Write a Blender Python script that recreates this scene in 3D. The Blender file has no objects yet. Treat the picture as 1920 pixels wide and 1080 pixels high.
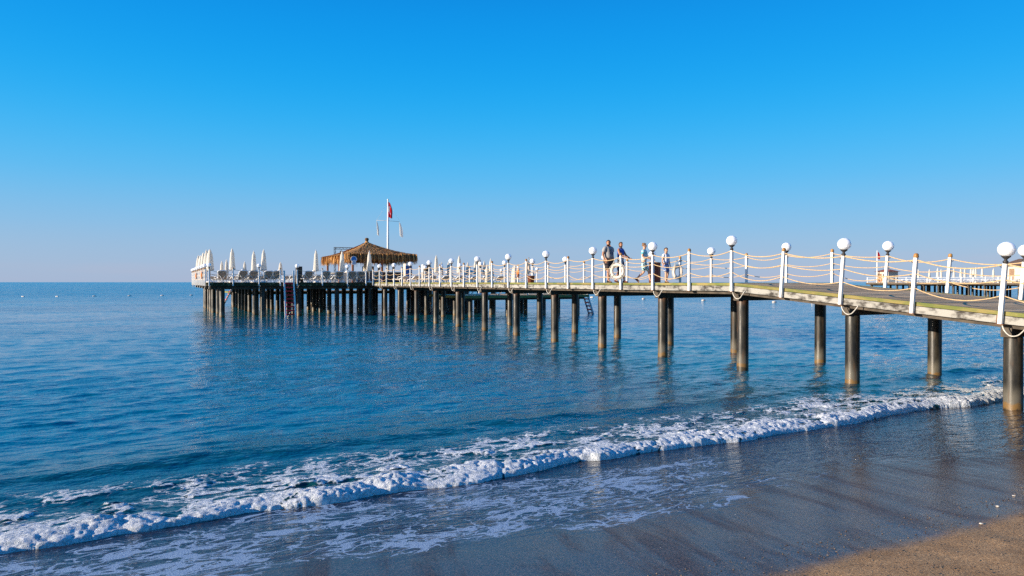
import bpy, math, random
import numpy as np
from mathutils import Vector, Matrix

R = math.radians
rnd = random.Random(7)
col = bpy.context.scene.collection
sc = bpy.context.scene

# ------------------------------------------------------------------ camera, sky, sun, exposure
CAM_Z = 2.75
cam_d = bpy.data.cameras.new('camera')
cam_d.sensor_width = 36.0
cam_d.lens = 36.0 * 1300 / 1920
cam_d.clip_start = 0.1
cam_d.clip_end = 60000
cam = bpy.data.objects.new('camera', cam_d)
cam.location = (0, 0, CAM_Z)
cam.rotation_euler = (R(90 - 0.485), 0, 0)
col.objects.link(cam)
sc.camera = cam

EXPO = 0.8
SKY_EXP = 2 ** EXPO
SUN_EL = R(12.0)
sun_from = Vector((-0.94 * math.cos(SUN_EL), -0.34 * math.cos(SUN_EL), math.sin(SUN_EL))).normalized()
world = bpy.data.worlds.new('World')
sc.world = world
world.use_nodes = True
wn = world.node_tree
wn.nodes.clear()
w_out = wn.nodes.new('ShaderNodeOutputWorld')
w_bg = wn.nodes.new('ShaderNodeBackground')
sky = wn.nodes.new('ShaderNodeTexSky')
sky.sky_type = 'NISHITA'
sky.sun_disc = False
sky.sun_elevation = SUN_EL
sky.sun_rotation = math.atan2(sun_from.x, sun_from.y)
sky.altitude = 0
sky.air_density = 1.0
sky.dust_density = 0.6
sky.ozone_density = 3.0
hs = wn.nodes.new('ShaderNodeHueSaturation')
hs.inputs['Saturation'].default_value = 1.25
hs.inputs['Hue'].default_value = 0.5
wn.links.new(sky.outputs['Color'], hs.inputs['Color'])
# the clear morning sky of the photograph: hue by height above the horizon, blended over the physical sky
w_tc = wn.nodes.new('ShaderNodeTexCoord')
w_sep = wn.nodes.new('ShaderNodeSeparateXYZ')
wn.links.new(w_tc.outputs['Generated'], w_sep.inputs[0])
w_ramp = wn.nodes.new('ShaderNodeValToRGB')
w_ramp.color_ramp.interpolation = 'B_SPLINE'
stops = [(0.0, (0.375, 0.475, 0.675)), (0.03, (0.345, 0.485, 0.70)), (0.075, (0.255, 0.495, 0.77)), (0.14, (0.095, 0.50, 0.89)),
         (0.22, (0.014, 0.43, 0.91)), (0.30, (0.001, 0.345, 0.87)), (0.38, (0.0004, 0.275, 0.81)), (0.6, (0.001, 0.16, 0.58)), (1.0, (0.001, 0.10, 0.42))]
el = w_ramp.color_ramp.elements
while len(el) < len(stops):
    el.new(0.5)
for e_, (p_, c_) in zip(el, stops):
    e_.position = p_
    e_.color = (*c_, 1)
wn.links.new(w_sep.outputs['Z'], w_ramp.inputs[0])
# thin pinkish haze banks low over the horizon
w_map = wn.nodes.new('ShaderNodeMapping')
w_map.inputs['Scale'].default_value = (2.2, 2.2, 16)
wn.links.new(w_tc.outputs['Generated'], w_map.inputs['Vector'])
w_no = wn.nodes.new('ShaderNodeTexNoise')
w_no.inputs['Scale'].default_value = 1.9
w_no.inputs['Detail'].default_value = 5
wn.links.new(w_map.outputs[0], w_no.inputs['Vector'])
w_mr = wn.nodes.new('ShaderNodeMapRange')
w_mr.inputs['From Min'].default_value = 0.48
w_mr.inputs['From Max'].default_value = 0.72
w_mr.inputs['To Max'].default_value = 0.5
wn.links.new(w_no.outputs['Fac'], w_mr.inputs['Value'])
w_lo = wn.nodes.new('ShaderNodeMapRange')
w_lo.interpolation_type = 'SMOOTHSTEP'
w_lo.inputs['From Min'].default_value = 0.07
w_lo.inputs['From Max'].default_value = 0.0
wn.links.new(w_sep.outputs['Z'], w_lo.inputs['Value'])
w_mu = wn.nodes.new('ShaderNodeMath')
w_mu.operation = 'MULTIPLY'
wn.links.new(w_mr.outputs[0], w_mu.inputs[0])
wn.links.new(w_lo.outputs[0], w_mu.inputs[1])
w_m1 = wn.nodes.new('ShaderNodeMix')
w_m1.data_type = 'RGBA'
wn.links.new(w_mu.outputs[0], w_m1.inputs[0])
wn.links.new(w_ramp.outputs[0], w_m1.inputs[6])
w_m1.inputs[7].default_value = (0.46, 0.47, 0.63, 1)
w_gain = wn.nodes.new('ShaderNodeVectorMath')
w_gain.operation = 'SCALE'
w_gain.inputs['Scale'].default_value = 1.0 / 0.15 / SKY_EXP
wn.links.new(w_m1.outputs[2], w_gain.inputs[0])
w_m2 = wn.nodes.new('ShaderNodeMix')
w_m2.data_type = 'RGBA'
w_m2.inputs[0].default_value = 0.94
wn.links.new(hs.outputs['Color'], w_m2.inputs[6])
wn.links.new(w_gain.outputs[0], w_m2.inputs[7])
wn.links.new(w_m2.outputs[2], w_bg.inputs['Color'])
w_bg.inputs['Strength'].default_value = 0.15
wn.links.new(w_bg.outputs['Background'], w_out.inputs['Surface'])

sun_l = bpy.data.lights.new('sun', 'SUN')
sun_l.energy = 5.0
sun_l.angle = R(0.5)
sun_l.color = (1.0, 0.86, 0.68)
sun = bpy.data.objects.new('sun', sun_l)
sun.rotation_euler = sun_from.to_track_quat('Z', 'Y').to_euler()
col.objects.link(sun)

sc.view_settings.view_transform = 'Standard'
sc.view_settings.look = 'None'
sc.view_settings.gamma = 1.0
sc.view_settings.exposure = EXPO
sc.view_settings.use_curve_mapping = False
sc.render.engine = 'CYCLES'
sc.cycles.max_bounces = 6
sc.cycles.use_denoising = False
sc.cycles.sample_clamp_indirect = 6.0

# ------------------------------------------------------------------ frame of the pier: L across, t seaward
CA, SA = 0.8915, 0.4529
ANG = math.atan2(SA, CA)


def P(L, t, z=0.0):
    return Vector((L * CA - t * SA, L * SA + t * CA, z))


def LT_from_px(x, d):
    """ground point of the photo column x at depth d, in pier coordinates"""
    X = (x - 960) / 1300 * d
    return X * CA + d * SA, -X * SA + d * CA


T0 = 8.42
STEP = 1.946
DECK = 2.72
T_BREAK = 16.2


def deck_z(t):
    return DECK if t >= T_BREAK else DECK - 0.077 * (T_BREAK - t)


# ------------------------------------------------------------------ materials
def new_mat(name):
    m = bpy.data.materials.new(name)
    m.use_nodes = True
    nt = m.node_tree
    b = nt.nodes['Principled BSDF']
    return m, nt, b


def nd(nt, typ, **kw):
    n = nt.nodes.new(typ)
    for k, v in kw.items():
        if k in n.inputs:
            n.inputs[k].default_value = v
        else:
            setattr(n, k, v)
    return n


def math_n(nt, op, a, b=None, c=None, clamp=False):
    n = nt.nodes.new('ShaderNodeMath')
    n.operation = op
    n.use_clamp = clamp
    for i, v in enumerate((a, b, c)):
        if v is None:
            continue
        if isinstance(v, (int, float)):
            n.inputs[i].default_value = v
        else:
            nt.links.new(v, n.inputs[i])
    return n.outputs[0]


def smooth_n(nt, v, lo, hi, a=0.0, b=1.0):
    n = nt.nodes.new('ShaderNodeMapRange')
    n.interpolation_type = 'SMOOTHSTEP'
    n.inputs['From Min'].default_value = lo
    n.inputs['From Max'].default_value = hi
    n.inputs['To Min'].default_value = a
    n.inputs['To Max'].default_value = b
    nt.links.new(v, n.inputs['Value'])
    return n.outputs['Result']


def mix_rgb(nt, fac, a, b, mode='MIX'):
    n = nt.nodes.new('ShaderNodeMix')
    n.data_type = 'RGBA'
    n.blend_type = mode
    for sock, v in ((n.inputs[0], fac), (n.inputs[6], a), (n.inputs[7], b)):
        if isinstance(v, (int, float)):
            sock.default_value = v
        elif isinstance(v, (tuple, list)):
            sock.default_value = (*v[:3], 1)
        else:
            nt.links.new(v, sock)
    return n.outputs[2]


def simple(name, c1, c2=None, rough=0.6, scale=6.0, detail=4.0, bump=0.0, bscale=40.0, metal=0.0, stretch=(1, 1, 1),
           lo=0.35, hi=0.65, coords='Object', spec=0.3, rand=0.0):
    m, nt, b = new_mat(name)
    tc = nt.nodes.new('ShaderNodeTexCoord')
    mp = nd(nt, 'ShaderNodeMapping')
    mp.inputs['Scale'].default_value = stretch
    nt.links.new(tc.outputs[coords], mp.inputs['Vector'])
    if rand:
        oi = nt.nodes.new('ShaderNodeObjectInfo')
        sh = nt.nodes.new('ShaderNodeVectorMath')
        sh.operation = 'SCALE'
        cx = nt.nodes.new('ShaderNodeCombineXYZ')
        for i in range(3):
            nt.links.new(oi.outputs['Random'], cx.inputs[i])
        nt.links.new(cx.outputs[0], sh.inputs[0])
        sh.inputs['Scale'].default_value = 37.0
        nt.links.new(sh.outputs[0], mp.inputs['Location'])
    n = nd(nt, 'ShaderNodeTexNoise', Scale=scale, Detail=detail, Roughness=0.6)
    nt.links.new(mp.outputs[0], n.inputs['Vector'])
    f = smooth_n(nt, n.outputs['Fac'], lo, hi)
    c = mix_rgb(nt, f, c1, c2 or tuple(x * 0.8 for x in c1))
    if rand:
        v = smooth_n(nt, oi.outputs['Random'], 0, 1, 1 - rand, 1 + rand)
        hsn = nt.nodes.new('ShaderNodeHueSaturation')
        nt.links.new(v, hsn.inputs['Value'])
        nt.links.new(c, hsn.inputs['Color'])
        c = hsn.outputs['Color']
    nt.links.new(c, b.inputs['Base Color'])
    b.inputs['Roughness'].default_value = rough
    b.inputs['Metallic'].default_value = metal
    b.inputs['Specular IOR Level'].default_value = spec
    if bump:
        n2 = nd(nt, 'ShaderNodeTexNoise', Scale=bscale, Detail=3.0)
        nt.links.new(mp.outputs[0], n2.inputs['Vector'])
        bp = nd(nt, 'ShaderNodeBump', Strength=1.0, Distance=bump)
        nt.links.new(n2.outputs['Fac'], bp.inputs['Height'])
        nt.links.new(bp.outputs[0], b.inputs['Normal'])
    return m


M = {}
M['white'] = simple('white_paint', (0.80, 0.79, 0.76), (0.66, 0.63, 0.57), 0.45, 9, bump=0.0006, lo=0.45, hi=0.8, rand=0.04)
M['globe'] = simple('opal_globe', (0.86, 0.86, 0.86), (0.82, 0.82, 0.82), 0.18, 3)
def globe_mat():
    m, nt, b = new_mat('opal_globe')
    b.inputs['Base Color'].default_value = (0.88, 0.88, 0.88, 1)
    b.inputs['Roughness'].default_value = 0.2
    b.inputs['Subsurface Weight'].default_value = 1.0
    b.inputs['Subsurface Radius'].default_value = (1, 1, 1)
    b.inputs['Subsurface Scale'].default_value = 0.35
    return m


M['globe'] = globe_mat()
M['black'] = simple('black_metal', (0.025, 0.025, 0.027), (0.045, 0.04, 0.038), 0.45, 20)
M['cap'] = simple('varnished_wood_cap', (0.42, 0.22, 0.06), (0.28, 0.13, 0.03), 0.4, 14)
M['rope'] = simple('natural_rope', (0.62, 0.44, 0.24), (0.45, 0.30, 0.15), 0.85, 30, bump=0.003, bscale=60)
M['cable'] = simple('white_cable', (0.62, 0.58, 0.5), (0.45, 0.42, 0.36), 0.6, 10)
M['plank'] = simple('weathered_plank', (0.64, 0.445, 0.255), (0.46, 0.32, 0.19), 0.95, 7, spec=0.08, bump=0.002, bscale=30, stretch=(0.6, 6, 6), rand=0.22)
M['edge'] = simple('mossy_edge_board', (0.13, 0.15, 0.04), (0.25, 0.20, 0.07), 0.9, 2.2, detail=8, bump=0.004, bscale=40, stretch=(1, 0.6, 2), lo=0.38, hi=0.62, rand=0.1)
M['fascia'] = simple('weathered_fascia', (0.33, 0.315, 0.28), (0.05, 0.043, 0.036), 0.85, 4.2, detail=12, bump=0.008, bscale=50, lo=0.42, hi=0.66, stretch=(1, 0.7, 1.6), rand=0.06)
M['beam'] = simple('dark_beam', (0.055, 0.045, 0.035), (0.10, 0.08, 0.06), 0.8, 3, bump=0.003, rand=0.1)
M['rust'] = simple('rusty_bracket', (0.09, 0.05, 0.03), (0.2, 0.09, 0.04), 0.8, 12, bump=0.002)
M['red'] = simple('red_paint', (0.85, 0.02, 0.03), (0.75, 0.02, 0.02), 0.5, 9)
M['canvas'] = simple('white_canvas', (0.84, 0.80, 0.72), (0.74, 0.69, 0.61), 0.85, 5, bump=0.004, bscale=8, rand=0.06)
M['resin'] = simple('white_resin', (0.78, 0.78, 0.77), (0.68, 0.68, 0.67), 0.4, 5)
M['pale_sling'] = simple('pale_sling', (0.62, 0.62, 0.62), (0.5, 0.5, 0.52), 0.85, 12, rand=0.15)
M['sling'] = simple('grey_sling', (0.36, 0.32, 0.28), (0.27, 0.24, 0.21), 0.85, 12, rand=0.15)
M['blue_sling'] = simple('blue_sling', (0.05, 0.12, 0.30), (0.03, 0.08, 0.22), 0.85, 12)
M['thatch_core'] = simple('thatch_core', (0.16, 0.085, 0.035), (0.08, 0.045, 0.02), 0.95, 5, bump=0.03, bscale=12)
M['wood_red'] = simple('red_brown_post', (0.34, 0.13, 0.06), (0.22, 0.08, 0.04), 0.6, 8)
M['counter'] = simple('counter_dark', (0.035, 0.05, 0.08), (0.06, 0.06, 0.07), 0.5, 4)
M['blue'] = simple('blue_panel', (0.02, 0.12, 0.36), (0.015, 0.07, 0.24), 0.35, 4, stretch=(1, 1, 3))
M['sign_blue'] = simple('sign_blue', (0.02, 0.22, 0.60), (0.02, 0.16, 0.5), 0.5, 6)
M['grey_box'] = simple('grey_panel', (0.45, 0.42, 0.40), (0.36, 0.33, 0.31), 0.5, 4)
M['brown_panel'] = simple('brown_panel', (0.28, 0.17, 0.10), (0.2, 0.12, 0.07), 0.6, 4)
M['orange'] = simple('orange_plastic', (0.80, 0.22, 0.02), (0.65, 0.16, 0.02), 0.5, 6)
M['ring_white'] = simple('life_ring_cream', (0.74, 0.66, 0.56), (0.60, 0.46, 0.36), 0.55, 7)
M['bin_slat'] = simple('bin_slat_brown', (0.20, 0.065, 0.035), (0.13, 0.045, 0.028), 0.55, 10, stretch=(3, 3, 0.6), rand=0.15)
M['buoy'] = simple('buoy_white', (0.72, 0.66, 0.6), (0.5, 0.45, 0.38), 0.5, 4)
M['skin'] = simple('skin_tan', (0.42, 0.205, 0.12), (0.36, 0.165, 0.09), 0.55, 8)
M['skin_lt'] = simple('skin_light', (0.60, 0.35, 0.23), (0.54, 0.29, 0.18), 0.55, 8)
M['hair_dark'] = simple('hair_dark', (0.022, 0.015, 0.012), (0.05, 0.03, 0.022), 0.7, 40, bump=0.004)
M['hair_brown'] = simple('hair_brown', (0.07, 0.042, 0.028), (0.11, 0.065, 0.04), 0.7, 40, bump=0.004)
M['hair_fair'] = simple('hair_fair', (0.26, 0.14, 0.06), (0.15, 0.08, 0.04), 0.7, 40, bump=0.004)
M['shorts_dark'] = simple('shorts_charcoal', (0.055, 0.042, 0.042), (0.035, 0.03, 0.03), 0.9, 10, bump=0.004, bscale=14)
M['shoe_black'] = simple('shoe_black', (0.02, 0.02, 0.02), (0.05, 0.05, 0.05), 0.6, 20)
M['shoe_red'] = simple('sandal_dark_red', (0.14, 0.03, 0.02), (0.07, 0.02, 0.015), 0.6, 20)
M['navy'] = simple('navy_cloth', (0.03, 0.05, 0.12), (0.02, 0.035, 0.08), 0.9, 10, bump=0.004, bscale=14)
M['blue_top'] = simple('blue_patterned_top', (0.025, 0.06, 0.28), (0.07, 0.15, 0.45), 0.9, 30, lo=0.45, hi=0.55, bump=0.004, bscale=12)
M['teal_shirt'] = simple('teal_white_shirt', (0.50, 0.70, 0.70), (0.07, 0.42, 0.46), 0.9, 5, lo=0.46, hi=0.56, bump=0.004, bscale=12)
M['spot_shorts'] = simple('spotted_shorts', (0.42, 0.66, 0.62), (0.02, 0.03, 0.05), 0.9, 16, detail=1, lo=0.56, hi=0.6)
M['blue_white'] = simple('blue_white_shirt', (0.70, 0.72, 0.76), (0.10, 0.20, 0.52), 0.9, 4.5, lo=0.48, hi=0.56, bump=0.004, bscale=12)
M['blue_shorts'] = simple('blue_white_shorts', (0.07, 0.14, 0.34), (0.60, 0.62, 0.62), 0.9, 6, lo=0.5, hi=0.6)
M['cream_wall'] = simple('cream_wall', (0.60, 0.53, 0.44), (0.52, 0.45, 0.37), 0.8, 3)
M['roof_tile'] = simple('terracotta_tile', (0.42, 0.13, 0.06), (0.30, 0.09, 0.05), 0.8, 6)
M['brown_roof'] = simple('brown_roof', (0.15, 0.10, 0.075), (0.10, 0.07, 0.05), 0.85, 6)
M['flag_red'] = simple('flag_red', (0.70, 0.015, 0.03), (0.55, 0.01, 0.02), 0.8, 3)
M['flag_white'] = simple('flag_white', (0.80, 0.80, 0.80), (0.7, 0.7, 0.72), 0.8, 3)
M['pebble'] = simple('pebble', (0.30, 0.23, 0.17), (0.10, 0.075, 0.06), 0.75, 3, coords='Generated', detail=0, rand=0.3, stretch=(60, 60, 1))
M['shell'] = simple('shell', (0.70, 0.62, 0.52), (0.6, 0.5, 0.4), 0.6, 3)


def cloth(m, f=0.4, colr=(0.85, 0.82, 0.74)):
    """let light through thin cloth"""
    nt = m.node_tree
    b = nt.nodes['Principled BSDF']
    tr = nt.nodes.new('ShaderNodeBsdfTranslucent')
    tr.inputs['Color'].default_value = (*colr, 1)
    mx = nt.nodes.new('ShaderNodeMixShader')
    mx.inputs[0].default_value = f
    nt.links.new(b.outputs[0], mx.inputs[1])
    nt.links.new(tr.outputs[0], mx.inputs[2])
    nt.links.new(mx.outputs[0], nt.nodes['Material Output'].inputs['Surface'])


cloth(M['canvas'])
cloth(M['flag_white'], 0.5)
cloth(M['flag_red'], 0.4, (0.85, 0.05, 0.04))


def grey_shirt():
    m, nt, b = new_mat('grey_printed_shirt')
    tc = nt.nodes.new('ShaderNodeTexCoord')
    sep = nt.nodes.new('ShaderNodeSeparateXYZ')
    nt.links.new(tc.outputs['Object'], sep.inputs[0])
    x = math_n(nt, 'MULTIPLY', sep.outputs['X'], 9.0)
    z = math_n(nt, 'MULTIPLY', math_n(nt, 'SUBTRACT', sep.outputs['Z'], 1.30), 7.0)
    r2 = math_n(nt, 'ADD', math_n(nt, 'MULTIPLY', x, x), math_n(nt, 'MULTIPLY', z, z))
    n = nd(nt, 'ShaderNodeTexNoise', Scale=22.0, Detail=2.0)
    nt.links.new(tc.outputs['Object'], n.inputs['Vector'])
    ins = smooth_n(nt, r2, 1.2, 0.7)
    ink = math_n(nt, 'MULTIPLY', ins, smooth_n(nt, n.outputs['Fac'], 0.42, 0.52))
    front = math_n(nt, 'GREATER_THAN', sep.outputs['Y'], 0.03)
    ink = math_n(nt, 'MULTIPLY', ink, front)
    c = mix_rgb(nt, ink, (0.33, 0.315, 0.30), (0.05, 0.055, 0.08))
    nt.links.new(c, b.inputs['Base Color'])
    b.inputs['Roughness'].default_value = 0.9
    n2 = nd(nt, 'ShaderNodeTexNoise', Scale=10.0, Detail=2.0)
    nt.links.new(tc.outputs['Object'], n2.inputs['Vector'])
    bp = nd(nt, 'ShaderNodeBump', Strength=1.0, Distance=0.01)
    nt.links.new(n2.outputs['Fac'], bp.inputs['Height'])
    nt.links.new(bp.outputs[0], b.inputs['Normal'])
    return m


M['grey_shirt'] = grey_shirt()


def pile_mat():
    m, nt, b = new_mat('steel_pile')
    geo = nt.nodes.new('ShaderNodeNewGeometry')
    sep = nt.nodes.new('ShaderNodeSeparateXYZ')
    nt.links.new(geo.outputs['Position'], sep.inputs[0])
    mp = nd(nt, 'ShaderNodeMapping')
    mp.inputs['Scale'].default_value = (1, 1, 0.35)
    nt.links.new(geo.outputs['Position'], mp.inputs['Vector'])
    n = nd(nt, 'ShaderNodeTexNoise', Scale=4.0, Detail=8.0, Roughness=0.65)
    nt.links.new(mp.outputs[0], n.inputs['Vector'])
    n2 = nd(nt, 'ShaderNodeTexNoise', Scale=2.1, Detail=6.0, Roughness=0.6, Distortion=0.6)
    nt.links.new(mp.outputs[0], n2.inputs['Vector'])
    c = mix_rgb(nt, smooth_n(nt, n.outputs['Fac'], 0.4, 0.66), (0.009, 0.008, 0.006), (0.034, 0.029, 0.020))
    c = mix_rgb(nt, smooth_n(nt, n2.outputs['Fac'], 0.56, 0.68), c, (0.048, 0.042, 0.030))
    # rust near the head of the pile
    zt = math_n(nt, 'ADD', sep.outputs['Z'], math_n(nt, 'MULTIPLY', n.outputs['Fac'], 0.5))
    c = mix_rgb(nt, math_n(nt, 'MULTIPLY', smooth_n(nt, zt, 2.2, 2.6), 0.8), c, (0.17, 0.075, 0.035))
    # tide zone: pale growth, then golden algae at the waterline
    zl = math_n(nt, 'ADD', sep.outputs['Z'], math_n(nt, 'MULTIPLY', n2.outputs['Fac'], 0.45))
    c = mix_rgb(nt, math_n(nt, 'MULTIPLY', smooth_n(nt, zl, 0.85, 0.5), 0.5), c, (0.19, 0.17, 0.13))
    c = mix_rgb(nt, math_n(nt, 'MULTIPLY', smooth_n(nt, zl, 0.42, 0.36), 0.8), c, (0.17, 0.09, 0.02))
    c = mix_rgb(nt, smooth_n(nt, zl, 0.28, 0.22), c, (0.04, 0.03, 0.015))
    nt.links.new(c, b.inputs['Base Color'])
    st2 = nd(nt, 'ShaderNodeTexNoise', Scale=9.0, Detail=5.0, Roughness=0.65)
    mp2 = nd(nt, 'ShaderNodeMapping')
    mp2.inputs['Scale'].default_value = (1, 1, 0.10)
    nt.links.new(geo.outputs['Position'], mp2.inputs['Vector'])
    nt.links.new(mp2.outputs[0], st2.inputs['Vector'])
    c = mix_rgb(nt, math_n(nt, 'MULTIPLY', smooth_n(nt, st2.outputs['Fac'], 0.53, 0.68), 0.7), c, (0.085, 0.045, 0.022))
    nt.links.new(c, b.inputs['Base Color'])
    nt.links.new(smooth_n(nt, st2.outputs['Fac'], 0.35, 0.65, 0.34, 0.62), b.inputs['Roughness'])
    b.inputs['Specular IOR Level'].default_value = 0.38
    bp = nd(nt, 'ShaderNodeBump', Strength=0.8, Distance=0.006)
    nt.links.new(n.outputs['Fac'], bp.inputs['Height'])
    nt.links.new(bp.outputs[0], b.inputs['Normal'])
    return m


M['pile'] = pile_mat()


def thatch_mat():
    m, nt, b = new_mat('palm_thatch')
    at = nt.nodes.new('ShaderNodeAttribute')
    at.attribute_name = 'tone'
    cr = nt.nodes.new('ShaderNodeValToRGB')
    e = cr.color_ramp.elements
    e[0].position = 0.0
    e[0].color = (0.14, 0.06, 0.022, 1)
    e[1].position = 1.0
    e[1].color = (0.78, 0.44, 0.145, 1)
    k = cr.color_ramp.elements.new(0.5)
    k.color = (0.50, 0.235, 0.065, 1)
    nt.links.new(at.outputs['Fac'], cr.inputs[0])
    nt.links.new(cr.outputs[0], b.inputs['Base Color'])
    b.inputs['Roughness'].default_value = 0.8
    return m


M['thatch'] = thatch_mat()


def pier_coords(nt):
    """world position turned into the pier's frame (x along the shore, y seaward)"""
    geo = nt.nodes.new('ShaderNodeNewGeometry')
    rot = nt.nodes.new('ShaderNodeVectorRotate')
    rot.rotation_type = 'Z_AXIS'
    rot.inputs['Angle'].default_value = -ANG
    nt.links.new(geo.outputs['Position'], rot.inputs['Vector'])
    return geo, rot.outputs[0]


def scaled(nt, vec, s):
    mp = nd(nt, 'ShaderNodeMapping')
    mp.inputs['Scale'].default_value = s
    nt.links.new(vec, mp.inputs['Vector'])
    return mp.outputs[0]


def foam_pattern(nt, vec, s=1.0):
    """ragged bubble lace, 0..1"""
    w = nd(nt, 'ShaderNodeTexNoise', Scale=2.2 * s, Detail=4.0, Roughness=0.55)
    nt.links.new(vec, w.inputs['Vector'])
    add = nt.nodes.new('ShaderNodeVectorMath')
    add.operation = 'MULTIPLY_ADD'
    nt.links.new(w.outputs['Color'], add.inputs[0])
    add.inputs[1].default_value = (0.55 / s, 0.55 / s, 0.55 / s)
    nt.links.new(vec, add.inputs[2])
    v = nd(nt, 'ShaderNodeTexVoronoi', Scale=3.0 * s)
    v.feature = 'DISTANCE_TO_EDGE'
    nt.links.new(add.outputs[0], v.inputs['Vector'])
    v2 = nd(nt, 'ShaderNodeTexVoronoi', Scale=8.0 * s)
    v2.feature = 'DISTANCE_TO_EDGE'
    nt.links.new(add.outputs[0], v2.inputs['Vector'])
    a = smooth_n(nt, v.outputs['Distance'], 0.0, 0.32, 1.0, 0.0)
    b = smooth_n(nt, v2.outputs['Distance'], 0.0, 0.30, 1.0, 0.0)
    n = nd(nt, 'ShaderNodeTexNoise', Scale=1.1 * s, Detail=9.0, Roughness=0.62)
    nt.links.new(vec, n.inputs['Vector'])
    o = math_n(nt, 'MULTIPLY', a, 0.42)
    o = math_n(nt, 'MULTIPLY_ADD', b, 0.20, o)
    o = math_n(nt, 'MULTIPLY_ADD', smooth_n(nt, n.outputs['Fac'], 0.3, 0.7), 0.38, o)
    return o


def web_pattern(nt, vec):
    """connected webs of thin foam left by the wash: ridges of warped noise at three sizes"""
    w = nd(nt, 'ShaderNodeTexNoise', Scale=1.1, Detail=3.0, Roughness=0.5)
    nt.links.new(vec, w.inputs['Vector'])
    add = nt.nodes.new('ShaderNodeVectorMath')
    add.operation = 'MULTIPLY_ADD'
    nt.links.new(w.outputs['Color'], add.inputs[0])
    add.inputs[1].default_value = (0.9, 0.9, 0.9)
    nt.links.new(vec, add.inputs[2])
    out = None
    for sc_, k, wt in ((1.25, 12.0, 1.0), (2.8, 10.0, 0.97), (6.5, 10.0, 0.86)):
        n = nd(nt, 'ShaderNodeTexNoise', Scale=sc_, Detail=2.5, Roughness=0.55, Distortion=0.5)
        nt.links.new(add.outputs[0], n.inputs['Vector'])
        r = math_n(nt, 'ABSOLUTE', math_n(nt, 'SUBTRACT', n.outputs['Fac'], 0.5))
        r = math_n(nt, 'MULTIPLY', math_n(nt, 'SUBTRACT', 1.0, math_n(nt, 'MULTIPLY', r, k)), wt, clamp=True)
        out = r if out is None else math_n(nt, 'MAXIMUM', out, r)
    c = nd(nt, 'ShaderNodeTexNoise', Scale=0.9, Detail=5.0, Roughness=0.6)
    nt.links.new(vec, c.inputs['Vector'])
    return math_n(nt, 'MULTIPLY_ADD', smooth_n(nt, c.outputs['Fac'], 0.35, 0.65), 0.26, math_n(nt, 'MULTIPLY', out, 0.80))


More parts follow.
